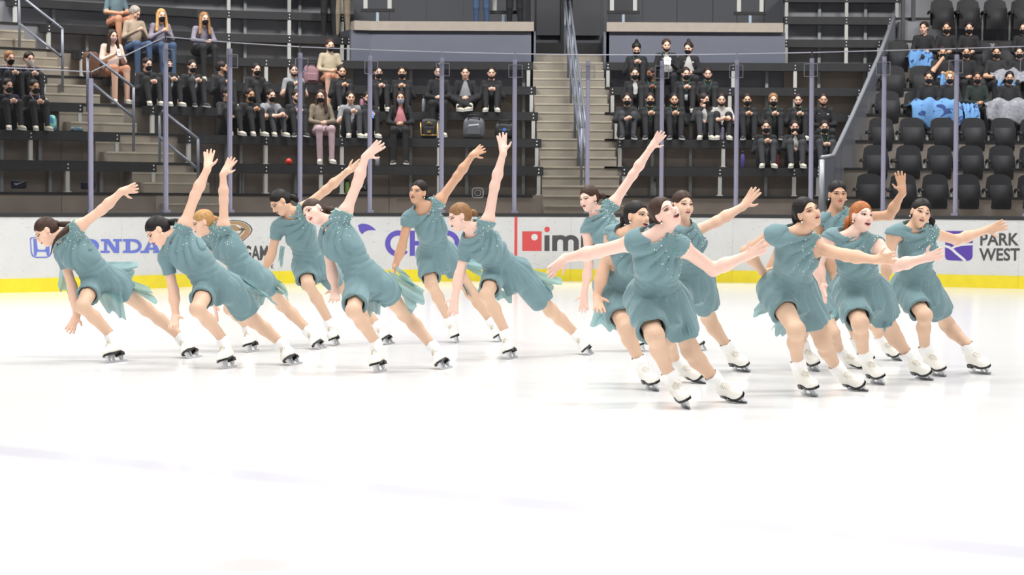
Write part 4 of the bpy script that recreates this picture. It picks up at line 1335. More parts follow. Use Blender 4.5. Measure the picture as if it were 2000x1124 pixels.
    # crystal strap over the right collarbone
    mb = MB(); s0, s1 = NB * .55 + RS * .45 + cu * .028 + cf * .0, NB * .45 + RS * .55 - cu * .065 + cf * .062
    for j in range(8):
        t = j / 7; mb.ball(s0 + (s1 - s0) * t + cf * .02 * math.sin(math.pi * t) - base, .0042, seg=6, rings=4)
    mb.build('beaded_strap', crystal_m, dr_)
    # flying chiffon
    for A, B_, C_, Dd, d0, d1, nw in panels:
        rows = []; nv, nu = 18, 22
        for v in range(nv + 1):
            t0 = v / nv; row = []
            for u in range(nu + 1):
                s = u / nu; t = t0 * (1 + .08 * math.sin(8 * s * nw + i) * t0 - .02 * math.sin(19 * s + i) * t0)
                x = (A[0] * (1 - s) + B_[0] * s) * (1 - t) + (Dd[0] * (1 - s) + C_[0] * s) * t; y = (A[1] * (1 - s) + B_[1] * s) * (1 - t) + (Dd[1] * (1 - s) + C_[1] * s) * t
                sag = 5 * math.sin(math.pi * t) * math.sin(nw * s * 3 + i); y += sag + (4 * math.sin(6 * s * nw + i) * t ** 2)
                dep = P[1] + d0 + (d1 - d0) * t + .055 * t ** .7 * math.sin(2 * math.pi * nw * 1.6 * s + i + 2 * t) + .02 * t * math.sin(17 * s + 7 * t)
                row.append(at_depth(x, y, dep) - base)
            rows.append(row)
        mb = MB(); mb.grid(rows); o = mb.build('skirt_panel', chiffon_m, dr_, smooth=True)
        sm = o.modifiers.new('thick', 'SOLIDIFY'); sm.thickness = .002
    # ---- skates
    for C, Fd, U in ((CR, FR, UR), (CL, FL, UL)):
        X = np.cross(Fd, U); m4 = Matrix(np.column_stack([np.array([X * .95, Fd * .90, U * .95]).T, C - base]).tolist()).to_4x4()
        b = link('boot', BOOT[0], boot_m, root, matrix=m4)
        for nme, me_, mm in (('sole', BOOT[1], sole_m), ('blade', BOOT[2], blade_m), ('sock_cuff', BOOT[3], sock_m), ('laces', BOOT[4], [lace_m, eyelet_m])): link(nme, me_, mm, b)
    return root

PALE, FAIR, WARM, TAN = (234, 196, 181), (231, 190, 166), (219, 178, 151), (206, 160, 131)
skater("leftmost skater in teal dress, head bowed, one hand low and one arm up behind", (90, 453), (-.62, .70), (-.72, -.60, .36), (124, 458), (122, 498), (141, 560), (150, 617), (134, 650), (157, 441), (199, 410), (238, 374), (267, 366),
       (196, 543), (.85, -.2), (160, 599), ((211, 711), (247, 706)), (285, 604), ((370, 701), (394, 698)), FAIR, 'brown', 0.92, slv=0.11, sh=1, rth=(1, -.3), lth=(0, -1), tail=[(150, 440, .02), (128, 450, -.06), (106, 470, -.10), (98, 500, -.10)],
       panels=[((205, 512), (222, 545), (256, 548), (267, 511), .06, .16, 1.4), ((222, 535), (240, 562), (303, 592), (290, 560), .04, .12, 1.2), ((185, 572), (236, 570), (246, 626), (205, 603), -.06, 0, 1.6), ((120, 505), (135, 520), (136, 580), (113, 556), .05, .1, 1)], hem=(0.52, 0.28))
skater("second skater from the left, head bowed, right hand beside the shin", (308, 452), (-.70, .66), (-.66, -.66, .36), (343, 461), (325, 506), (339, 567), (343, 616), (338, 644), (361, 438), (381, 382), (405, 330), (409, 292),
       (418, 553), (.85, -.15), (385, 604), ((435, 722), (462, 718)), (496, 627), ((568, 714), (591, 712)), FAIR, 'black', 0.95, slv=0.12, sh=1, rth=(1, .3), lth=(1, .1), tail=[(350, 434, .02), (368, 440, .06)],
       panels=[((440, 520), (470, 545), (545, 600), (500, 560), .06, .1, 1.5)], hem=(0.48, 0.66))
skater("third skater from the left, mostly hidden behind a bowing skater, arm straight up", (396, 436), (-.45, .8), (-.85, -.3, .3), (424, 446), (408, 470), (404, 540), (420, 590), (424, 632), (437, 440), (437, 391), (436, 340), (456, 308),
       (486, 538), (.85, -.2), (450, 603), ((485, 690), (505, 686)), (551, 595), ((625, 683), (638, 681)), FAIR, 'blond', 0.92, slv=0.08, sh=1, lth=(1, -.05), tail=[(420, 428, .03), (432, 440, .06)],
       panels=[((500, 512), (528, 552), (566, 582), (548, 546), .04, .1, 1.2), ((488, 556), (522, 562), (514, 598), (494, 600), .02, .06, 1.5), ((520, 555), (535, 560), (563, 584), (552, 572), .0, .05, 1)], hem=(0.6, 0.26))
skater("fourth skater from the left, looking down, raised arm crossing behind a second arm", (547, 396), (-.55, .75), (-.64, -.58, .5), (575, 421), (542, 448), (531, 495), (516, 530), (507, 556), (595, 405), (637, 371), (680, 334), (706, 319),
       (607, 512), (.9, -.1), (602, 556), ((655, 677), (663, 673)), (690, 582), ((756, 674), (772, 672)), WARM, 'black', 0.93, slv=0.09, sh=1, lth=(0, 1), tail=[(578, 388, .04), (583, 402, .06)],
       panels=[((625, 520), (640, 540), (637, 552), (620, 556), 0, .03, 1), ((548, 480), (556, 482), (552, 520), (543, 512), .05, .08, 1)], hem=(0.72, 0.45))
skater("fifth skater from the left, head tilted sideways, arm raised high", (613, 415), (-.75, .62), (-.55, -.12, .8), (645, 437), (638, 474), (648, 528), (655, 565), (653, 592), (676, 412), (698, 358), (714, 306), (748, 277),
       (716, 546), (.85, -.25), (690, 607), ((731, 730), (757, 725)), (790, 613), ((863, 722), (886, 720)), PALE, 'brown', 0.95, slv=0.09, sh=1, mouth=1, lip=1, rth=(-1, 0), lth=(1, -.2), tail=[(650, 410, .04), (660, 420, .07)],
       panels=[((757, 528), (790, 585), (803, 613), (834, 574), .06, .14, 1.6), ((700, 560), (745, 575), (742, 614), (715, 612), -.02, .03, 2), ((770, 520), (785, 545), (815, 562), (800, 545), .08, .14, 1)], hem=(0.74, 0.3))
skater("sixth skater from the left, upright with head turned aside, arm raised", (817, 376), (.12, 1), (-.45, .12, .85), (831, 410), (797, 430), (785, 482), (772, 520), (767, 548), (860, 391), (894, 344), (923, 303), (945, 288),
       (852, 492), (.92, -.05), (842, 555), ((893, 672), (897, 667)), (920, 572), ((976, 669), (988, 666)), TAN, 'black', .98, slv=0.06, sh=-1, mouth=1, lth=(.6, -1),
       panels=[((875, 500), (900, 540), (925, 590), (905, 560), .05, .12, 1.4), ((890, 500), (905, 520), (950, 545), (935, 510), .1, .16, 1.3)], hem=(0.74, 0.42))
skater("seventh skater from the left, leaning sideways beside the red board line, arm straight up", (897, 424), (-.35, .85), (-.86, -.3, .35), (926, 451), (911, 484), (897, 537), (889, 578), (884, 618), (954, 430), (966, 364), (983, 298), (979, 259),
       (984, 524), (.88, -.2), (950, 577), ((991, 703), (1013, 699)), (1076, 607), ((1150, 694), (1163, 692)), PALE, 'light', .97, slv=0.11, sh=1, mouth=1, rth=(-1, .1), lth=(1, .3), tail=[(925, 415, .04), (935, 425, .06)],
       panels=[((1010, 520), (1040, 560), (1060, 580), (1098, 545), .05, .14, 1.8), ((960, 560), (1000, 575), (1000, 592), (965, 580), -.02, .02, 1.5)], hem=(.66, .72))
skater("skater at the rear of the right-hand group with the highest raised arm", (1150, 388), (-.15, 1), (-.62, -.15, .75), (1167, 420), (1148, 455), (1150, 518), (1141, 573), (1140, 611), (1200, 395), (1236, 342), (1272, 288), (1297, 254),
       (1216, 528), (.92, -.1), (1222, 590), ((1255, 688), (1262, 684)), (1312, 600), ((1373, 686), (1384, 683)), PALE, 'brown', .95, sh=1, mouth=1, rth=(-1, .1), lth=(.4, -1), tail=[(1178, 382, .04), (1182, 392, .06)],
       panels=[((1165, 590), (1185, 600), (1225, 655), (1153, 632), .06, .12, 2)])
skater("skater half hidden directly behind the frontmost skater, both arms down", (1245, 424), (.1, 1), (.62, .1, .7), (1228, 456), (1196, 462), (1177, 532), (1166, 578), (1171, 612), (1262, 470), (1285, 520), (1290, 560), (1292, 590),
       (1215, 556), (.9, -.12), (1222, 640), ((1290, 765), (1262, 761)), (1302, 664), ((1382, 750), (1350, 746)), WARM, 'black', 1.0, sh=1, mouth=2, lip=1, rth=(1, -.1), tail=[(1218, 424, .05), (1212, 445, .06)],
       panels=[((1180, 590), (1205, 600), (1225, 640), (1160, 628), .06, .12, 1.8), ((1225, 600), (1255, 615), (1250, 660), (1228, 655), .03, .06, 1.5)])
skater("frontmost skater, head thrown back, both arms spread wide", (1300, 416), (-.52, .86), (.36, .40, .84), (1281, 460), (1233, 475), (1170, 491), (1103, 505), (1068, 537), (1334, 485), (1393, 527), (1458, 500), (1497, 480),
       (1283, 577), (.9, -.1), (1278, 655), ((1349, 800), (1332, 795)), (1349, 685), ((1464, 788), (1417, 784)), PALE, 'brown', 1.05, sz=1.0, sh=-1, mouth=2, lip=1, closed=True, rth=(-.2, -1), lth=(-.2, 1), ra=(1, 1, -1), la=(1, -1, -1), tail=[(1275, 425, .07), (1270, 450, .09)],
       panels=[((1320, 600), (1335, 620), (1352, 650), (1338, 655), .0, .03, 1)], hem=(.82, .62))
skater("skater peering over the frontmost skater, one hand raised to the right", (1334, 402), (.05, 1), (.35, .05, .85), (1332, 438), (1312, 458), (1300, 500), (1302, 540), (1305, 570), (1352, 455), (1400, 433), (1452, 403), (1482, 365),
       (1344, 540), (.9, -.15), (1335, 620), ((1383, 738), (1355, 734)), (1384, 622), ((1469, 728), (1430, 724)), FAIR, 'brown', .98, sh=-1, mouth=1, lip=1, sad=.7, lth=(1, -.3), tail=[(1340, 430, .08), (1343, 445, .08)])
skater("skater of the right-hand group with lifted chin, arm reaching across the neighbouring skater", (1577, 416), (-.38, .95), (.42, .24, .86), (1562, 452), (1507, 462), (1458, 492), (1491, 532), (1510, 535), (1592, 484), (1653, 499), (1710, 508), (1754, 504),
       (1541, 562), (.9, -.12), (1555, 645), ((1598, 778), (1568, 770)), (1608, 667), ((1698, 765), (1657, 761)), WARM, 'black', 1.03, sh=-1, mouth=1, closed=True, lth=(-.15, 1), ra=(1, 1, 1), la=(-1, -1, 1), tail=[(1553, 420, .06), (1550, 445, .07)],
       panels=[((1500, 580), (1515, 595), (1482, 618), (1470, 612), .05, .08, 1), ((1560, 570), (1600, 580), (1618, 620), (1560, 640), .05, .1, 1.6)], hem=(.50, .62))
skater("skater at the back of the right-hand group raising a bent arm, palm open", (1636, 380), (0, 1), (.12, -.02, 1), (1631, 415), (1597, 440), (1586, 500), (1590, 545), (1596, 575), (1672, 425), (1737, 421), (1763, 376), (1757, 331),
       (1648, 540), (.92, -.05), (1660, 610), ((1706, 718), (1690, 712)), (1705, 620), ((1762, 706), (1745, 702)), TAN, 'black', .97, sh=-1, mouth=0, lip=1, lth=(-1, -.1), la=(0, -1, -1), tail=[(1618, 395, .05), (1616, 410, .06)],
       panels=[((1700, 570), (1715, 590), (1735, 600), (1740, 580), .05, .1, 1)])
skater("second skater from the right in front, mouth open, arm swept to the right", (1683, 424), (.12, 1), (.4, .12, .85), (1666, 458), (1621, 470), (1596, 516), (1608, 560), (1612, 590), (1714, 482), (1751, 519), (1806, 505), (1842, 495),
       (1683, 565), (.92, -.08), (1680, 632), ((1727, 755), (1704, 747)), (1740, 646), ((1823, 744), (1791, 740)), PALE, 'red', 1.07, sz=1.0, sh=-1, mouth=2, lip=1, sad=.7, lth=(-.1, 1), la=(-1, -1, -1), tail=[(1655, 430, .06), (1648, 460, .07)],
       panels=[((1640, 590), (1660, 600), (1650, 630), (1620, 615), .05, .1, 1.2), ((1725, 560), (1740, 600), (1742, 635), (1725, 640), .05, .1, 1)], hem=(.80, .55))
skater("rightmost skater, head tilted, arm stretched toward the PARK WEST lettering", (1798, 417), (.3, 1), (.12, .0, 1), (1787, 444), (1745, 460), (1735, 510), (1728, 550), (1725, 580), (1822, 456), (1868, 469), (1927, 450), (1964, 438),
       (1789, 553), (.92, -.08), (1806, 617), ((1847, 738), (1820, 732)), (1850, 634), ((1935, 732), (1896, 729)), WARM, 'black', .95, sh=-1, mouth=1, lip=0, sad=.7, lth=(.1, -1), la=(1, 1, -1), tail=[(1822, 430, .06), (1822, 444, .05)],
       panels=[((1750, 570), (1762, 590), (1790, 615), (1765, 600), .0, .05, 1)], hem=(.74, .60))
skater("skater almost completely hidden behind the one with lifted chin", (1572, 425), (-.2, 1), (.5, .2, .7), (1562, 452), (1530, 465), (1512, 515), (1500, 545), (1515, 560), (1592, 480), (1620, 510), (1625, 530), (1630, 545),
       (1572, 560), (.92, -.1), (1568, 640), ((1600, 728), (1582, 722)), (1626, 652), ((1700, 722), (1672, 718)), TAN, 'black', .93, sh=-1, pd=.05, tail=[(1556, 430, .06), (1553, 445, .06)],
       panels=[((1530, 600), (1560, 620), (1530, 660), (1506, 642), .05, .08, 1.5)])

# ------------------------------------------------------------------ spectators
SP_CACHE = {}


def sp_body(pose, arms, yaw, pitch, lean=0.0):
    key = (pose, arms, yaw, pitch, lean)
    if key in SP_CACHE: return SP_CACHE[key]
    v = lambda *a: np.array(a, float)
    P = v(0, 0, .10); NB = v(0, -.02 - lean, .545 - .35 * lean); RS, LS = NB + v(-.140, .005, -.035), NB + v(.140, .005, -.035)
    H = NB + v(0, -.03 - .35 * lean, .150)
    y, p = math.radians(yaw), math.radians(pitch)
    fwd = v(math.sin(y) * math.cos(p), -math.cos(y) * math.cos(p), math.sin(p)); R = frame(fwd, v(0, 0, 1))
    xl, cu = v(1, 0, 0), nrm(NB - P); cf = np.cross(xl, cu)
    HR, HL = P + v(-.085, -.02, -.01), P + v(.085, -.02, -.01)
    if pose == 'knees': K, A = [v(-.10, -.26, .43), v(.11, -.25, .42)], [v(-.09, -.37, .08), v(.10, -.36, .08)]
    elif pose == 'cross': K, A = [v(-.24, -.26, .24), v(.22, -.28, .25)], [v(.09, -.36, .09), v(-.10, -.33, .08)]
    elif pose == 'stand': K, A = [v(-.09, -.03, -.36), v(.10, .0, -.36)], [v(-.09, .02, -.76), v(.12, .03, -.76)]
    else: K, A = [v(-.10, -.42, .13), v(.11, -.42, .13)], [v(-.09, -.41, -.37), v(.11, -.45, -.37)]
    kz = .42 if pose == 'knees' else .24
    E = [v(-.205, -.06 - lean, .27), v(.205, -.06 - lean, .27)]
    if arms == 'lap': W = [v(-.05, -.27 - lean, kz), v(.05, -.26 - lean, kz + .01)]
    elif arms == 'hug': E = [v(-.21, -.17, .32), v(.21, -.17, .32)]; W = [v(-.06, -.37, .34), v(.06, -.37, .36)]
    elif arms == 'fold': W = [v(.09, -.17, .29), v(-.09, -.19, .27)]
    elif arms == 'chin': E = [v(-.20, -.20, .33), v(.205, -.12, .27)]; W = [v(-.05, -.18, .53), v(.02, -.25, .30)]
    elif arms == 'hold': W = [v(-.05, -.27, .37), v(.05, -.27, .38)]
    else: W = [v(-.22, -.20, .09), v(.22, -.18, .09)]
    B = [p_ell(NB - cu * .165, np.array([xl, cf, cu]), (.130, .098, .170), .06, 1), p_cone(RS * .9 + NB * .1, LS * .9 + NB * .1, .050, .050, .06, 1), p_ell(NB * .3 + P * .7, np.array([xl, cf, cu]), (.122, .10, .14), .06, 1),
         p_ell(P, I3, (.155, .125, .11), .05, 2)]
    B += [p_cone(NB - cu * .03, H + R.T @ v(0, -.02, -.06), .056, .05, .03)]
    for S_, E_, W_ in ((RS, E[0], W[0]), (LS, E[1], W[1])):
        B += [p_cone(S_, E_, .052, .043, .03, 1), p_cone(E_, W_, .043, .031, .03, 4)]
        d = nrm(W_ - E_); B += [p_ell(W_ + d * .055, frame(d, v(0, 0, 1)), (.028, .052, .032), .02), p_cone(W_ + d * .02, W_ + d * .06 + v(0, -.02, .03), .012, .010, .01)]
    for H_, K_, A_ in ((HR, K[0], A[0]), (HL, K[1], A[1])):
        B += [p_cone(H_, K_, .086, .062, .04, 2), p_cone(K_, A_, .060, .043, .03, 5)]
    B += head_prims(H, R)
    V, Q, tg = solid(B, .0125)
    t = tg[Q].max(1).astype(int)
    c = V[Q].mean(1); fr = (c[:, 1] < NB[1] + .01) & (np.abs(c[:, 0]) < .022 + .10 * np.clip((NB[2] - c[:, 2]) / .3, 0, 1)) & (c[:, 2] < NB[2] + .02) & (c[:, 2] > .22)
    t[(t == 1) & fr] = 3
    me = np_mesh('body', V, Q, t, relax=1)
    feet = []
    for a_, k_ in zip(A, K):
        d = v(.25 * np.sign(a_[0]) if pose != 'cross' else -np.sign(a_[0]) * .8, -1, -.12 if pose != 'stand' else 0); feet.append((a_ + v(0, 0, -.04), frame(d, v(0, 0, 1))))
    SP_CACHE[key] = (me, H, R, feet, NB)
    return SP_CACHE[key]


HAIR_SP = {}
def hair_variant(extra, name):
    P = [p_ell((0, -.020, .036), I3, (.083, .101, .089), .02), p_ell((0, -.045, -.015), I3, (.068, .068, .058), .03)] + extra
    P += [p_ell((0, .100, -.018), I3, (.064, .088, .100), .012, 0, True)]
    V, Q, _ = solid(P, .010, .012); return np_mesh('hair', V, Q)
HAIR_SP['cap'] = hair_variant([p_ell((0, -.112, .005), I3, (.028, .028, .026), .02), p_ell((.08, .025, -.05), I3, (.03, .05, .07), .01, 0, True), p_ell((-.08, .025, -.05), I3, (.03, .05, .07), .01, 0, True)], 'cap')
HAIR_SP['top'] = hair_variant([p_ell((0, -.045, .140), I3, (.034, .036, .034), .02), p_ell((.08, .025, -.05), I3, (.03, .05, .07), .01, 0, True), p_ell((-.08, .025, -.05), I3, (.03, .05, .07), .01, 0, True)], 'top')
HAIR_SP['long'] = hair_variant([p_cone((.070, .012, .0), (.095, .06, -.26), .028, .030, .03), p_cone((-.070, .012, .0), (-.095, .06, -.26), .028, .030, .03), p_cone((0, -.07, 0), (0, -.08, -.25), .07, .06, .04)], 'long')
HAIR_SP['short'] = hair_variant([p_ell((.08, .02, -.07), I3, (.04, .06, .06), .01, 0, True), p_ell((-.08, .02, -.07), I3, (.04, .06, .06), .01, 0, True), p_ell((0, -.05, -.09), I3, (.08, .08, .04), .01, 0, True)], 'short')


def sp_mask(low):
    mb = MB(); top = -.012 if not low else -.060
    o = [(.0, top), (.025, top - .004), (.050, top - .010 if not low else top + .004), (.062, -.045), (.052, -.082), (.028, -.107), (0, -.113), (-.028, -.107), (-.052, -.082), (-.062, -.045), (-.050, top - .010 if not low else top + .004), (-.025, top - .004)]
    c = np.mean(o, 0); n = len(o); vs = []; fs = []
    vs.append((c[0], face_y(*c) + .013, c[1]))
    for r in range(1, 5):
        for q in o:
            x, z = c + (np.array(q) - c) * r / 4; y_ = face_y(x, z)
            if y_ < .02: y_ = .02
            vs.append((x, max(y_, .03) + .014 - .004 * (r / 4) ** 2, z))
    fs = [(0, 1 + i, 1 + (i + 1) % n) for i in range(n)] + [(1 + r * n + i, 1 + (r + 1) * n + i, 1 + (r + 1) * n + (i + 1) % n, 1 + r * n + (i + 1) % n) for r in range(3) for i in range(n)]
    mb.add(vs, fs)
    for s in (-1, 1):
        mb.tube([(s * .058, .045, -.03), (s * .082, .005, -.01)], .0025, 4); mb.tube([(s * .056, .035, -.07), (s * .082, .0, -.03)], .0025, 4)
    return mb.mesh('mask', True)


MASKS = {False: sp_mask(False), True: sp_mask(True)}
mb = MB()
for s in (-1, 1):
    face_patch(mb, almond(s * .031, .003, .0165, .0062, .0050), .0060, 0, 2)
    mb.grid([[(s * x, face_y(s * x, .022) + .006, z + .0) for x, z in ((.014, .024), (.032, .029), (.050, .024))], [(s * x, face_y(s * x, .022) + .006, z) for x, z in ((.014, .020), (.032, .024), (.050, .021))]])
SP_EYES = mb.mesh('eyes', True)
mb = MB(); face_patch(mb, almond(0, -.055, .021, .006, .007), .0065, 0, 2); SP_MOUTH = mb.mesh('mouth', True)


def shoe_mesh():
    P = [p_ell((0, .045, .035), I3, (.042, .105, .035), .02), p_cone((0, -.025, .05), (0, -.03, .095), .042, .043, .03)]
    def post(F, X, Y, Z): return np.maximum(F, .018 - Z)
    V, Q, _ = solid(P, .011, .012, post); a = np_mesh('shoe', V, Q)
    mb = MB(); o = [(.044 * math.sin(t) * (1 + .1 * math.cos(t)), .04 + .115 * math.cos(t)) for t in [2 * math.pi * i / 16 for i in range(16)]][::-1]
    mb.prism(o, 0, .022); return a, mb.mesh('shoe_sole')


SHOE = shoe_mesh()
mb = MB(); mb.tube([(-.075, -.02, .055), (-.05, -.125, -.04), (0, -.128, -.22)], .0055, 5); mb.tube([(.075, -.02, .055), (.05, -.125, -.04), (0, -.128, -.22)], .0055, 5); LANY = mb.mesh('lanyard', True)
mb = MB(); mb.box((0, -.136, -.27), (.075, .006, .10)); CARD = mb.mesh('pass_card')
mb = MB(); mb.box((.075, -.112, -.10), (.034, .008, .022)); mb.box((-.075, -.112, -.09), (.02, .008, .008)); BADGE = mb.mesh('chest_mark')
TOPS = dict(black=(26, 26, 29), navy=(28, 30, 48), charcoal=(52, 53, 57), grey=(138, 139, 143), lilac=(124, 118, 132), olive=(124, 112, 96), cream=(214, 190, 174), beige=(152, 136, 118), sand=(172, 158, 134), white=(176, 172, 168), tank=(38, 36, 38), teal=(84, 104, 112), pinkshirt=(188, 118, 124), darkgreen=(26, 38, 34), mauve=(176, 150, 158), jeans=(58, 78, 108), tan=(186, 128, 100), blue=(120, 170, 214), pink=(196, 120, 130), ltblue=(164, 178, 200))
def cloth(n): return mat(f'{n}_cloth', TOPS[n], rough=0.85, noise=0.08, nscale=14, bump=0.3, bscale=22)
SPSKIN = dict(p=(214, 172, 150), f=(206, 160, 134), w=(188, 138, 108), b=(124, 84, 62))
mask_mats = dict(black=mat('black_mask', (22, 22, 25), rough=0.8), white=mat('white_mask', (206, 204, 200), rough=0.8), blue=mat('pale_blue_mask', (158, 168, 190), rough=0.8), pink=mat('pale_pink_mask', (190, 160, 160), rough=0.8))
shoe_w = mat('pale_trainer', (196, 188, 172), rough=0.7); shoe_k = mat('dark_trainer', (44, 42, 44), rough=0.6); shoe_s = mat('white_shoe_sole', (200, 200, 198), rough=0.6)
ug = mat('cream_boot', (206, 186, 164), rough=0.9)


def spectator(px, where, label, pose='knees', arms='lap', yaw=0, pitch=-6, lean=0.0, hair='cap', hc='dark', mask='black', top='black', shirt=None, legs='black', skin_='p', shoes='w', bare_arm=False, bare_leg=False, lan=None, card=False, badge=False, dx=0.0, group=None, z_add=0.0, off_add=0.0, sleeveless=False, held=None):
    me, H, R, feet, NB = sp_body(pose, arms, yaw, pitch, lean)
    sec, k = where
    if sec == 'D':
        p = at_depth(px, 200, seat_D(k) - .06); loc = (p[0], p[1], seat_floor(k) + .43); ang = 0.0; pose_ = pose
    else:
        c, ang = row_at(bench_off(k) + (.36 if pose in ('knees', 'cross') else .15 if pose == 'sit' else -.2) + off_add, px); loc = (c[0], c[1], floor_z(k) + (.485 if pose != 'stand' else .84))
    loc = (loc[0], loc[1], loc[2] + z_add)
    r = empty('person', loc, ang * .8, label=label, cat='person', group=group or {'A': 'spectators left of the corner stairs', 'B': 'spectators in the middle stand', 'C': 'spectators right of the centre stairs', 'D': 'spectators in the tip-up seats'}[sec])
    sk = skin(SPSKIN[skin_]); t, l = cloth(top), cloth(legs)
    body = link('body', me, [sk, t, l, cloth(shirt) if shirt else cloth(top), sk if (bare_arm or sleeveless) else t, sk if bare_leg else l], r)
    m4 = Matrix(np.column_stack([R.T, H]).tolist()).to_4x4()
    link('hair', HAIR_SP[hair], HAIRM[hc], r, matrix=m4)
    link('eyes', SP_EYES, lash_m, body, matrix=m4)
    low = mask and mask.startswith('chin')
    if mask: link('mask', MASKS[bool(low)], mask_mats['black' if low else mask], r, matrix=m4)
    if not mask or low: link('mouth', SP_MOUTH, lip2_m, body, matrix=m4)
    for c, Rf in feet:
        s = link('shoe', SHOE[0], {'w': shoe_w, 'k': shoe_k, 'u': ug}[shoes], r, matrix=Matrix(np.column_stack([Rf.T, c + np.array((0, 0, -.035))]).tolist()).to_4x4()); link('shoe_sole', SHOE[1], shoe_s, s)
    Mn = Matrix.Translation(tuple(NB))
    if lan: link('lanyard', LANY, mat(f'{lan}_lanyard', dict(lilac=(170, 150, 190), green=(30, 96, 72))[lan], rough=.6), r, matrix=Mn)
    if card: link('pass_card', CARD, mat('white_card', (220, 220, 225), rough=.4), r, matrix=Mn)
    if held:
        a_ = ang * .8; q = np.array((0.0, -.345, .40)); q = np.array((q[0] * math.cos(a_) - q[1] * math.sin(a_), q[0] * math.sin(a_) + q[1] * math.cos(a_), q[2])) + np.array(loc)
        nm_, rgb_, sz_, lb_ = held; mbx = MB(); mbx.box((0, 0, 0), sz_); mbx.box((0, -sz_[1] * .55, 0), (sz_[0] * .86, sz_[1] * .2, sz_[2] * .9), None, 1)
        o_ = mbx.build(nm_, [mat(nm_ + '_back_' + str(rgb_[0]), rgb_, rough=.4), mat('held_face_' + str(rgb_[0]), rgb_, rough=.25)], loc=tuple(q)); o_.rotation_euler = (-.5, 0, a_); tag(o_, lb_, nm_)
    if badge: link('chest_mark', BADGE, mat('white_chest_mark', (190, 196, 196), rough=.6), r, matrix=Mn)
    return r


A, B, C, D = 'ABCD'
S = spectator
S(18, (A, 3), "person in a navy jacket with lilac lanyard and black mask, upper left corner", hair='short', hc='light', top='navy', lan='lilac', yaw=8, shoes='k')
S(56, (A, 3), "person in navy jacket with lilac lanyard and a white mask, upper left", mask='white', top='navy', lan='lilac', yaw=5)
S(14, (A, 2), "person in navy top without lanyard, black mask, pale trainers on the lower left bench", top='navy', yaw=10, shoes='w')
S(66, (A, 2), "person in black with a lilac lanyard sitting lower left beside a bright scarf", top='black', lan='lilac', yaw=8, skin_='f', shoes='w')
S(218, (B, 4), "bare-legged person in a cream blouse and pinkish mask holding a phone", pose='sit', arms='hold', hair='long', hc='dark', mask='pink', top='cream', legs='tan', bare_leg=True, yaw=10, held=('phone', (40, 40, 44), (.075, .012, .15), 'dark phone held by the person in the cream blouse'))
S(262, (B, 5), "unmasked person in a beige jacket and jeans turned towards a clapping neighbour", pose='sit', arms='hold', hair='short', hc='grey', mask=None, top='beige', legs='jeans', yaw=40, pitch=-30)
S(309, (B, 5), "person in lilac sweater and jeans with black mask, clapping", pose='sit', arms='hold', hair='long', hc='blond', top='lilac', legs='jeans', lean=.08, yaw=-5)
S(226, (B, 6), "bare-legged person in a teal shirt cut off by the top edge", pose='sit', arms='lap', hair='short', hc='dark', mask='black', top='teal', legs='tan', bare_leg=True, bare_arm=True, skin_='w')
S(390, (B, 5), "person in a lilac hoodie and black trousers leaning on the knees", pose='sit', arms='lap', hair='long', hc='light', top='lilac', legs='black', lean=.12)
S(286, (B, 3), "person in black with hands at the chest, left of the first tall glass post", arms='hold', yaw=10, shoes='w')
S(326, (B, 3), "person in grey t-shirt and black jacket half hidden by the first tall glass post", top='black', shirt='grey', yaw=5)
S(373, (B, 3), "person in open black jacket over grey shirt, black mask, right of the first tall post", top='black', shirt='grey', shoes='k')
S(432, (B, 3), "person in black looking sharply to the right, mask under the chin", top='black', shirt='charcoal', mask='chin', yaw=55, skin_='f')
S(498, (B, 3), "person in a plain black polo with folded arms and black mask, upper middle stand", top='black', arms='fold', shoes='k')
S(573, (B, 3), "person in a short-sleeved grey t-shirt, mask under the chin, left of the pink bag", top='grey', bare_arm=True, mask='chin', arms='lap')
S(442, (B, 2), "unmasked person in black resting chin on hand next to the second tall glass post", arms='chin', mask=None, yaw=15, skin_='f')
S(486, (B, 2), "person in black with black mask, pale trainers, left of a grey t-shirt", top='black', skin_='w', yaw=5)
S(527, (B, 2), "person in grey t-shirt with black mask hugging dark knees", top='grey', bare_arm=True, arms='hug', legs='charcoal')
S(578, (B, 2), "person in dark jacket over pale shirt, mask under chin, left of the olive sweater", top='black', shirt='lilac', mask='chin', yaw=12, shoes='k')
S(626, (B, 2), "person in an olive sweater and mauve trousers, hands folded", pose='sit', hair='long', hc='brown', top='olive', legs='mauve', yaw=-25, shoes='w')
S(643, (B, 4), "bare-legged person in a sand hoodie with black mask, high in the middle stand", pose='sit', hair='cap', hc='brown', top='sand', legs='tan', bare_leg=True, yaw=4)
S(666, (B, 3), "person in black jacket over charcoal shirt with a lowered mask, below the sand hoodie", top='black', shirt='charcoal', mask='chin', skin_='f')
S(683, (B, 2), "unmasked person in grey t-shirt, dark knees drawn up, right of the olive sweater", top='grey', bare_arm=True, mask=None, legs='charcoal')
S(717, (B, 2), "person in black partly hidden behind a glass post holding a blue phone", top='black', mask='chin', arms='hold', held=('phone', (88, 128, 196), (.075, .012, .15), 'blue phone held by the person behind a glass post'))
S(737, (B, 3), "person in black jacket over charcoal shirt, row above the blue phone", top='black', shirt='charcoal', legs='black')
S(785, (B, 3), "person in black jacket over charcoal shirt directly above the pink shirt", top='black', shirt='charcoal', skin_='f')
S(782, (B, 2), "person in pink shirt and black blazer with a pale blue mask", pose='sit', hair='long', hc='dark', mask='blue', top='black', shirt='pinkshirt', skin_='f', yaw=4, shoes='k')
S(856, (B, 3), "person in black with lowered mask beside a grey flask, half behind a glass post", top='black', mask='chin', pose='sit', yaw=-8)
S(908, (B, 3), "unmasked person in black jacket over pale grey shirt sitting cross-legged", top='black', shirt='grey', mask=None, pose='cross', arms='lap')
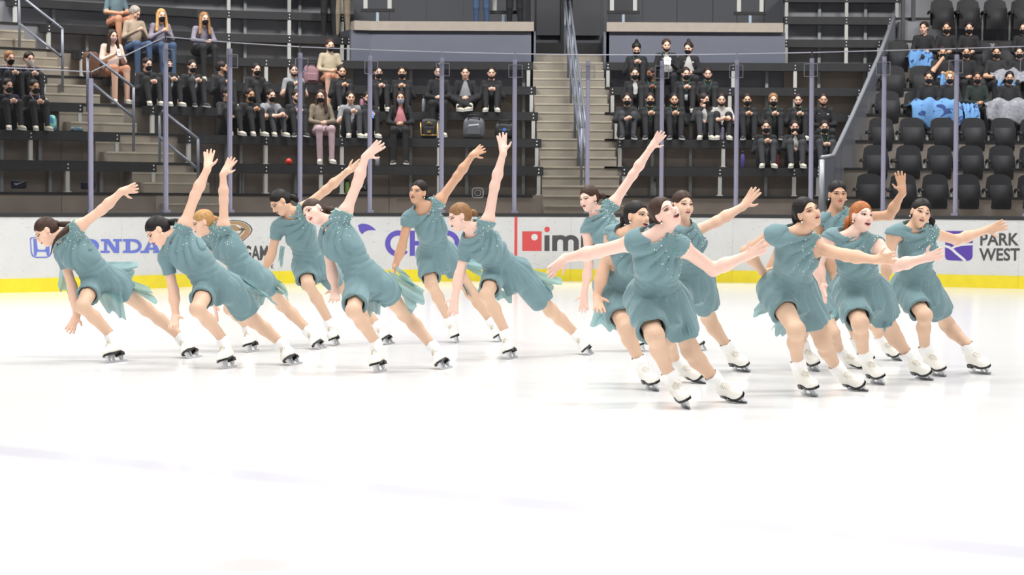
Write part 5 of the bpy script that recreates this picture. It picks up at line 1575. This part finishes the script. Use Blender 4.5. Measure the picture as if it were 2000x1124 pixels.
S(959, (B, 3), "person in black, knees drawn up, hands at chest, last before the centre stairs", arms='hold', mask='chin', pose='knees')
S(641, (B, 7), "person in black trousers cut off by the top edge, beside olive trousers", pose='stand', arms='side', top='black', legs='black', shoes='k')
S(667, (B, 7), "person in olive trousers cut off by the top edge", pose='stand', arms='side', top='beige', legs='olive', shoes='k')
for px, l_, lb in ((938, 'jeans', 'person in blue jeans standing on the platform, cut off by the top edge'), (1003, 'black', 'person in dark trousers standing on the platform beside blue jeans')):
    S(px, (B, 6), lb, pose='stand', arms='side', top='navy', legs=l_, shoes='k', z_add=4.4 - floor_z(6) - .02, off_add=.5)
G = dict(badge=True)
S(1241, (C, 4), "person in black under the right platform, looking down, leftmost of three", hair='top', hc='black', pitch=-30, lan='green', **G)
S(1299, (C, 4), "person in black over white shirt holding paper, middle of three under the right platform", hc='brown', mask='chin', shirt='white', lan='green', pose='sit', arms='hold', z_add=.05, yaw=5, held=('paper', (206, 206, 214), (.12, .004, .15), 'white paper held by the middle person under the right platform'), **G)
S(1342, (C, 4), "person in black over white shirt looking left, rightmost of three under the right platform", hair='top', hc='dark', yaw=-20, pitch=-12, shirt='white', pose='sit', **G)
S(1238, (C, 3), "person in black jacket over white shirt, hands folded, second row below the right platform", shirt='white', arms='fold', **G)
S(1270, (C, 3), "person in black turned away to the left behind the first right-hand glass post", yaw=-50, skin_='b', lan='green', **G)
S(1337, (C, 3), "person in black with a green lanyard and white pass card", yaw=12, lan='green', card=True, **G)
S(1380, (C, 3), "person in black with folded arms and green lanyard, right of the pass card", arms='fold', lan='green', mask='chin', **G)
S(1223, (C, 2), "person in black hugging charcoal knees beside the centre stairs, dark trainers", arms='hug', legs='charcoal', shoes='k', **G)
S(1268, (C, 2), "person in black with green lanyard and mask, dark trainers, just left of a post", lan='green', shoes='k', skin_='f', **G)
S(1315, (C, 2), "person in black, mask under chin, dark trainers side by side, just right of a post", mask='chin', shoes='k', lan='green', skin_='f', hc='black', **G)
S(1373, (C, 2), "person in black over white shirt looking right past a raised hand, pale trainers", yaw=50, arms='chin', shirt='white', legs='charcoal', **G)
S(1407, (C, 2), "person in a white tank top hugging dark knees", top='white', sleeveless=True, mask='chin', arms='hug')
S(1457, (C, 2), "person in black polo and mask without lanyard, right of the white tank top", shoes='k', skin_='f', **G)
S(1508, (C, 2), "person in black polo with green lanyard, above the lowest row's leftmost person", hair='short', hc='light', lan='green', shoes='k', **G)
S(1556, (C, 2), "person in black with mask under chin and green lanyard, left of a glass post", mask='chin', lan='green', yaw=-4, **G)
S(1605, (C, 2), "person in black polo, lowered mask, at the right bench end by the partition", mask='chin', skin_='f', pose='sit', **G)
S(1494, (C, 1), "person in black and charcoal trousers, lowest row, left of three, hands on knees", pose='knees', legs='charcoal', **G)
S(1550, (C, 1), "person in black with a hand at the collar, lowest row, middle of three", arms='chin', legs='charcoal', shirt='white', **G)
S(1608, (C, 1), "person in black with hands clasped, lowest row next to the partition", arms='hold', legs='charcoal', lan='green', shoes='k')
T = dict(pose='sit', shoes='k')
S(1802, (D, 6), "unmasked person in black, top seated row beside the partition, over a blue blanket", mask=None, hc='dark', yaw=-25, **T)
S(1846, (D, 6), "person in black with black mask, top seated row, second from the partition", yaw=-15, skin_='f', **T)
S(1890, (D, 6), "person in black with black mask, top seated row, third from the partition", yaw=-12, **T)
S(1997, (D, 6), "person in black cut off by the right frame edge, top seated row", yaw=-30, **T)
S(1838, (D, 5), "person in black vest raising a hand to the face, middle seated row", arms='chin', top='tank', sleeveless=True, skin_='f', **T)
S(1885, (D, 5), "person in black polo with mask close to a glass post, middle seated row", yaw=-8, skin_='f', **T)
S(1944, (D, 5), "bare-armed person in a black tank top next to a grey blanket", top='tank', sleeveless=True, skin_='f', yaw=-10, hair='top', **T)
S(1988, (D, 5), "masked person behind the upper grey blanket at the right edge", yaw=-8, **T)
S(1812, (D, 4), "person in black at the left end of the large blue blanket", top='black', yaw=-6, skin_='f', pose='sit', shoes='u')
S(1853, (D, 4), "person in black right of the large blue blanket's middle, close to a post", hc='blond', yaw=-6, **T)
S(1907, (D, 4), "person in dark green jacket with black mask, between the large blue and grey blankets", top='darkgreen', yaw=-6, skin_='w', **T)
S(1970, (D, 4), "person in black with mask behind the large grey blanket", top='black', yaw=-8, hc='black', skin_='f', **T)


# ------------------------------------------------------------------ blankets
def blanket(px0, px1, k, prof, m, label, seed=0):
    """cloth draped over laps: profile of (forward distance, height above the seat) swept along the row"""
    p0, p1 = at_depth(px0, 200, seat_D(k)), at_depth(px1, 200, seat_D(k)); base = np.array([(p0[0] + p1[0]) / 2, seat_D(k) - .06, seat_floor(k) + .43])
    n = 28; mb = MB(); rows = []
    pr = np.array(prof); s = np.linspace(0, len(pr) - 1, 18)
    py = np.interp(s, range(len(pr)), pr[:, 0]); pz = np.interp(s, range(len(pr)), pr[:, 1])
    for j in range(18):
        row = []
        for i in range(n + 1):
            t = i / n; x = (p0[0] + (p1[0] - p0[0]) * t) - base[0]; e = min(t, 1 - t); dr = max(0, .12 - e) / .12
            wv = math.sin(9 * t * (px1 - px0) / 60 + seed + j * .25); wv2 = math.sin(23 * t + seed * 2 + j * .5)
            row.append((x * (1 - .10 * (j / 17) * math.sin(3 * t + seed)), -py[j] - .025 * wv * (j / 17 + .2) , pz[j] + .025 * wv2 - .10 * dr * (1 - j / 20) + .03 * wv * (.3 + (j / 17) ** 3 * 2)))
        rows.append(row)
    mb.grid(rows); o = mb.build('blanket', m, smooth=True, loc=tuple(base)); sd = o.modifiers.new('thick', 'SOLIDIFY'); sd.thickness = .02
    return tag(o, label, 'blanket', 'blankets in the tip-up seats')


def patterned(name, a, b_, sc, lo=.5, hi=.54):
    m = mat(name, a, rough=.95, bump=.4, bscale=30); nt = m.node_tree; b = nt.nodes['Principled BSDF']; tc = nt.nodes.new('ShaderNodeTexCoord')
    w = nt.nodes.new('ShaderNodeTexNoise'); w.inputs['Scale'].default_value = sc; w.inputs['Distortion'].default_value = 1.6; w.inputs['Detail'].default_value = 1
    r = nt.nodes.new('ShaderNodeMapRange'); r.inputs[1].default_value = lo; r.inputs[2].default_value = hi
    mx = nt.nodes.new('ShaderNodeMix'); mx.data_type = 'RGBA'; mx.inputs['A'].default_value = srgb(a); mx.inputs['B'].default_value = srgb(b_)
    nt.links.new(tc.outputs['Object'], w.inputs['Vector']); nt.links.new(w.outputs['Fac'], r.inputs[0]); nt.links.new(r.outputs[0], mx.inputs['Factor']); nt.links.new(mx.outputs['Result'], b.inputs['Base Color']); return m


blue_b = patterned('blue_fleece', (98, 142, 190), (46, 68, 120), 5, .60, .62); grey_b = patterned('grey_fleece', (146, 146, 152), (116, 116, 124), 9, .4, .7)
lapP = [(.02, .24), (.2, .29), (.42, .28), (.50, .20), (.53, .02), (.52, -.18)]
blanket(1768, 1866, 4, lapP, blue_b, 'large pale blue blanket with navy pattern over the knees of the front seated row', 1)
blanket(1872, 1900, 4, [(.15, .2), (.35, .2), (.5, .1), (.56, -.2), (.57, -.34)], blue_b, 'narrow blue blanket end hanging between the large blue and grey blankets', 2)
blanket(1914, 2040, 4, lapP[:-1] + [(.54, -.12)], grey_b, 'large grey fleece blanket over the front row at the right edge', 3)
blanket(1766, 1812, 6, [(.1, .22), (.3, .25), (.45, .2), (.5, 0), (.5, -.1)], blue_b, 'blue blanket on the knees of the unmasked person in the top seated row', 4)
blanket(1826, 1846, 5, [(.05, .2), (.2, .25), (.42, .22), (.5, .05)], blue_b, 'blue blanket scrap just above the large blue blanket', 5)
blanket(1936, 1968, 5, [(.1, .18), (.3, .22), (.46, .14), (.5, -.06)], blue_b, 'blue blanket below the bare-armed person in the tank top', 6)
blanket(1930, 2030, 5, [(-.05, .46), (.1, .36), (.3, .3), (.44, .26), (.48, .12)], grey_b, 'grey fleece blanket of the second seated row at the right edge', 7)

# ------------------------------------------------------------------ bags, bottles and clothes left on the benches
def soft_bag(px, where, size, m, label, zoff=0.0, cat='bag', front=None, off=0.12, strap=True, name='bag', on='bench'):
    sec, k = where; c, ang = row_at(bench_off(k) + off, px); w, d, h = size
    z = floor_z(k) + (.482 if on == 'bench' else .008) + zoff
    r = empty(name, (c[0], c[1], z), ang, label=label, cat=cat)
    mb = MB(); seg = 20; rows = []
    for j in range(11):
        t = j / 10; ph = -math.pi / 2 + math.pi * t; cz = h / 2 + h / 2 * np.sign(math.sin(ph)) * abs(math.sin(ph)) ** .55; rr = abs(math.cos(ph)) ** .45
        rows.append([(w / 2 * rr * np.sign(math.cos(q)) * abs(math.cos(q)) ** .6 * (1 - .12 * t), d / 2 * rr * np.sign(math.sin(q)) * abs(math.sin(q)) ** .6 * (1 - .2 * t) + .008 * math.sin(5 * q + 9 * t), cz + .008 * math.sin(7 * q + 3 * t)) for q in [2 * math.pi * i / seg for i in range(seg + 1)]])
    mb.grid(rows); mb.build('bag_body', m, r, smooth=True)
    if strap or front: MB().box((0, -d * .50, h * .38), (w * .62, d * .16, h * .42)).build('pocket', m, r).modifiers.new('b', 'BEVEL').width = .02
    if strap: MB().tube([(-w * .25, -d * .3, h * .85), (-w * .2, -d * .4, h * 1.12), (w * .2, -d * .4, h * 1.12), (w * .25, -d * .3, h * .85)], .012, 6).build('strap', black_m, r, smooth=True)
    if front: front(r, w, d, h)
    return r


nav = mat('navy_nylon', (30, 34, 58), rough=.55, bump=.3, bscale=14); blk = mat('black_nylon', (26, 26, 29), rough=.55, bump=.3, bscale=14); gry = mat('grey_nylon', (86, 88, 94), rough=.5, bump=.3, bscale=14)
gold_m = mat('gold_trim', (206, 168, 96), rough=.3, metal=.8); whitem = mat('white_mark', (214, 214, 216), rough=.5)
def poly_mark(pts, m=whitem):
    def f(r, w, d, h):
        mb = MB(); y = -d * .585 - .006
        for P in pts: mb.add([(x * w, y, z * h) for x, z in P] + [(x * w, y + .006, z * h) for x, z in P], [tuple(range(len(P)))] + [(i, (i + 1) % len(P), len(P) + (i + 1) % len(P), len(P) + i) for i in range(len(P))])
        mb.build('emblem', m, r)
    return f
tick = poly_mark([[(-.22, .44), (-.17, .36), (-.10, .36), (.24, .56), (-.08, .43), (-.15, .43)]])
hooks = poly_mark([[(-.2, .56), (-.15, .56), (-.12, .46), (.12, .46), (.15, .56), (.2, .56), (.16, .42), (-.16, .42)], [(-.2, .32), (-.15, .32), (-.12, .42), (.12, .42), (.15, .32), (.2, .32), (.16, .46), (-.16, .46)]])
soft_bag(30, ('A', 1), (.42, .24, .30), nav, 'navy sports bag with a white tick emblem under the left bench', front=tick, on='floor', off=.42)
soft_bag(165, ('A', 1), (.40, .24, .28), nav, 'dark navy bag under the left bench near its stair end', on='floor', off=.42)
soft_bag(455, ('B', 1), (.42, .24, .30), blk, 'black bag under the bench beside the corner stairs', on='floor', off=.45)
soft_bag(545, ('B', 1), (.40, .24, .30), blk, 'black bag behind the red ball', on='floor', off=.45)
soft_bag(703, ('B', 1), (.34, .2, .28), blk, 'black bag with a white crossed-hook emblem below the grey t-shirt', front=hooks, on='floor', off=.4)
soft_bag(925, ('B', 2), (.40, .22, .36), gry, 'grey backpack sitting on the bench below the cross-legged person', front=poly_mark([[(-.22, .60), (.22, .64), (.22, .70), (-.22, .66)]]))
soft_bag(985, ('B', 2), (.36, .22, .28), blk, 'black bag with a blue tag right of the grey backpack', front=poly_mark([[(-.1, .5), (.0, .44), (.08, .5), (.06, .66), (-.06, .66)]], mat('blue_tag', (66, 116, 196), rough=.5)))
def gilt(r, w, d, h):
    y = -d * .56
    MB().tube([(-w * .47, y, h * .80), (-w * .45, y, h * .16), (w * .45, y, h * .16), (w * .47, y, h * .80)], .011, 6).build('gilt_edge', gold_m, r, smooth=True)
    MB().box((0, y - .02, h * .34), (.06, .02, .04)).build('clasp', gold_m, r)
    MB().tube([(-.05, y, h * .72), (0, y - .01, h * .82), (.05, y, h * .72)], .010, 6).build('handle_ring', gold_m, r, smooth=True)
soft_bag(838, ('B', 2), (.31, .14, .34), blk, 'black handbag with gilt edging on the bench right of the pink shirt', cat='handbag', front=gilt, name='handbag', strap=False)
soft_bag(607, ('B', 4), (.30, .2, .34), mat('pink_bag_cloth', (140, 106, 112), rough=.8, bump=.3, bscale=10), 'pinkish bag on the bench left of the sand hoodie', strap=True)
soft_bag(96, ('A', 2), (.24, .2, .26), patterned('bright_scarf_cloth', (150, 214, 190), (70, 140, 190), 6, .45, .55), 'crumpled bright green and blue scarf on the lower left bench', cat='scarf', name='scarf', strap=False, off=.3)
soft_bag(150, ('A', 2), (.22, .16, .07), mat('teal_cloth', (56, 176, 140), rough=.8, bump=.4, bscale=12), 'teal cloth lying on the left bench', cat='cloth', name='cloth', strap=False)
soft_bag(178, ('B', 4), (.3, .22, .42), mat('brown_fur_cloth', (88, 60, 44), rough=.9, bump=.5, bscale=30), 'brown bag standing beside the person in cream', strap=False)


def bottle(px, where, m, label, on='bench', h=.24, off=.1, r=.036, cap=None):
    sec, k = where; c, ang = row_at(bench_off(k) + off, px); z = floor_z(k) + (.482 if on == 'bench' else .008)
    o = empty('bottle', (c[0], c[1], z), label=label, cat='bottle', group='bottles on and under the benches')
    MB().tube([(0, 0, 0), (0, 0, .01), (0, 0, h * .72), (0, 0, h * .82), (0, 0, h * .86)], [r * .9, r, r, r * .55, r * .5], 14).build('bottle_body', m, o, smooth=True)
    MB().tube([(0, 0, h * .85), (0, 0, h), (0, 0, h * 1.01)], [r * .6, r * .6, r * .3], 12).build('bottle_cap', cap or black_m, o, smooth=True)


steel = mat('grey_flask', (130, 134, 142), rough=.35, metal=.3)
bottle(827, ('B', 3), steel, 'grey steel flask on the bench left of the person behind the post', h=.28)
bottle(706, ('B', 3), mat('pink_flask', (150, 104, 124), rough=.4), 'pink flask on the bench right of the unmasked person in grey t-shirt', h=.26)
bottle(678, ('B', 1), mat('green_bottle', (150, 196, 96), rough=.4), 'light green bottle under the bench by the mauve trousers', on='floor', off=.2)
bottle(737, ('B', 1), steel, 'small steel bottle on the lowest middle bench', h=.18)
bottle(1277, ('C', 1), mat('clear_white_bottle', (190, 194, 190), rough=.4), 'white bottle standing under the right bench near the centre stairs', on='floor', off=.3, h=.28)
bottle(1410, ('C', 2), mat('lilac_flask', (132, 126, 150), rough=.4), 'lilac flask between the trainers below the white tank top', h=.26, off=.05)
bottle(1450, ('C', 1), mat('purple_bottle', (70, 62, 120), rough=.4), 'purple bottle left of the lowest right row of people', h=.28, off=.1)
bottle(1517, ('C', 1), mat('red_bottle', (150, 52, 56), rough=.4), 'red bottle between two people in the lowest row', h=.28, off=.2)
c, _ = row_at(bench_off(1) + .1, 564)
mb = MB(); mb.ball((0, 0, .055), .055, 0, 18, 12); mb.tube([(0, 0, .05), (0, 0, .112)], [.02, .012], 8)
tag(mb.build('ball', mat('red_rubber', (206, 52, 34), rough=.45), smooth=True, loc=(c[0], c[1], floor_z(1) + .482)), 'small red ball on the lowest middle bench', 'ball')

# high counter stools on the platforms: two pale uprights on a dark bar over one pedestal
def stool(px0, px1, pxp, y0, lab):
    D_ = 43.4; a, b = at_depth(px0, y0, D_), at_depth(px1, y0, D_); p = at_depth(pxp, y0 + 26, D_)
    o = empty('counter_stool', (p[0], D_, 4.4), label=lab, cat='stool'); off = np.array((p[0], D_, 4.4))
    for q in (a, b): MB().box(q - off + (0, 0, .4), (.075, .06, .8)).build('upright', leg_m, o)
    MB().box((a + b) / 2 - off + (0, 0, -.02), (b[0] - a[0] + .18, .08, .06)).build('cross_bar', black_m, o)
    MB().box(((a + b) / 2 - off)[0:1].tolist() + [0, (a[2] - 4.4) / 2], (.05, .05, a[2] - 4.4)).build('pedestal', mat('pale_blue_post', (150, 166, 180), rough=.5), o)


stool(714, 761, 737, 18, 'counter stool frame at the left end of the left platform')
stool(1195, 1240, 1219, 22, 'counter stool frame at the left end of the right platform')
stool(1443, 1487, 1466, 24, 'counter stool frame near the right end of the right platform')
stool(966, 1000, 984, 22, 'counter stool frame beside the dark trousers on the left platform')
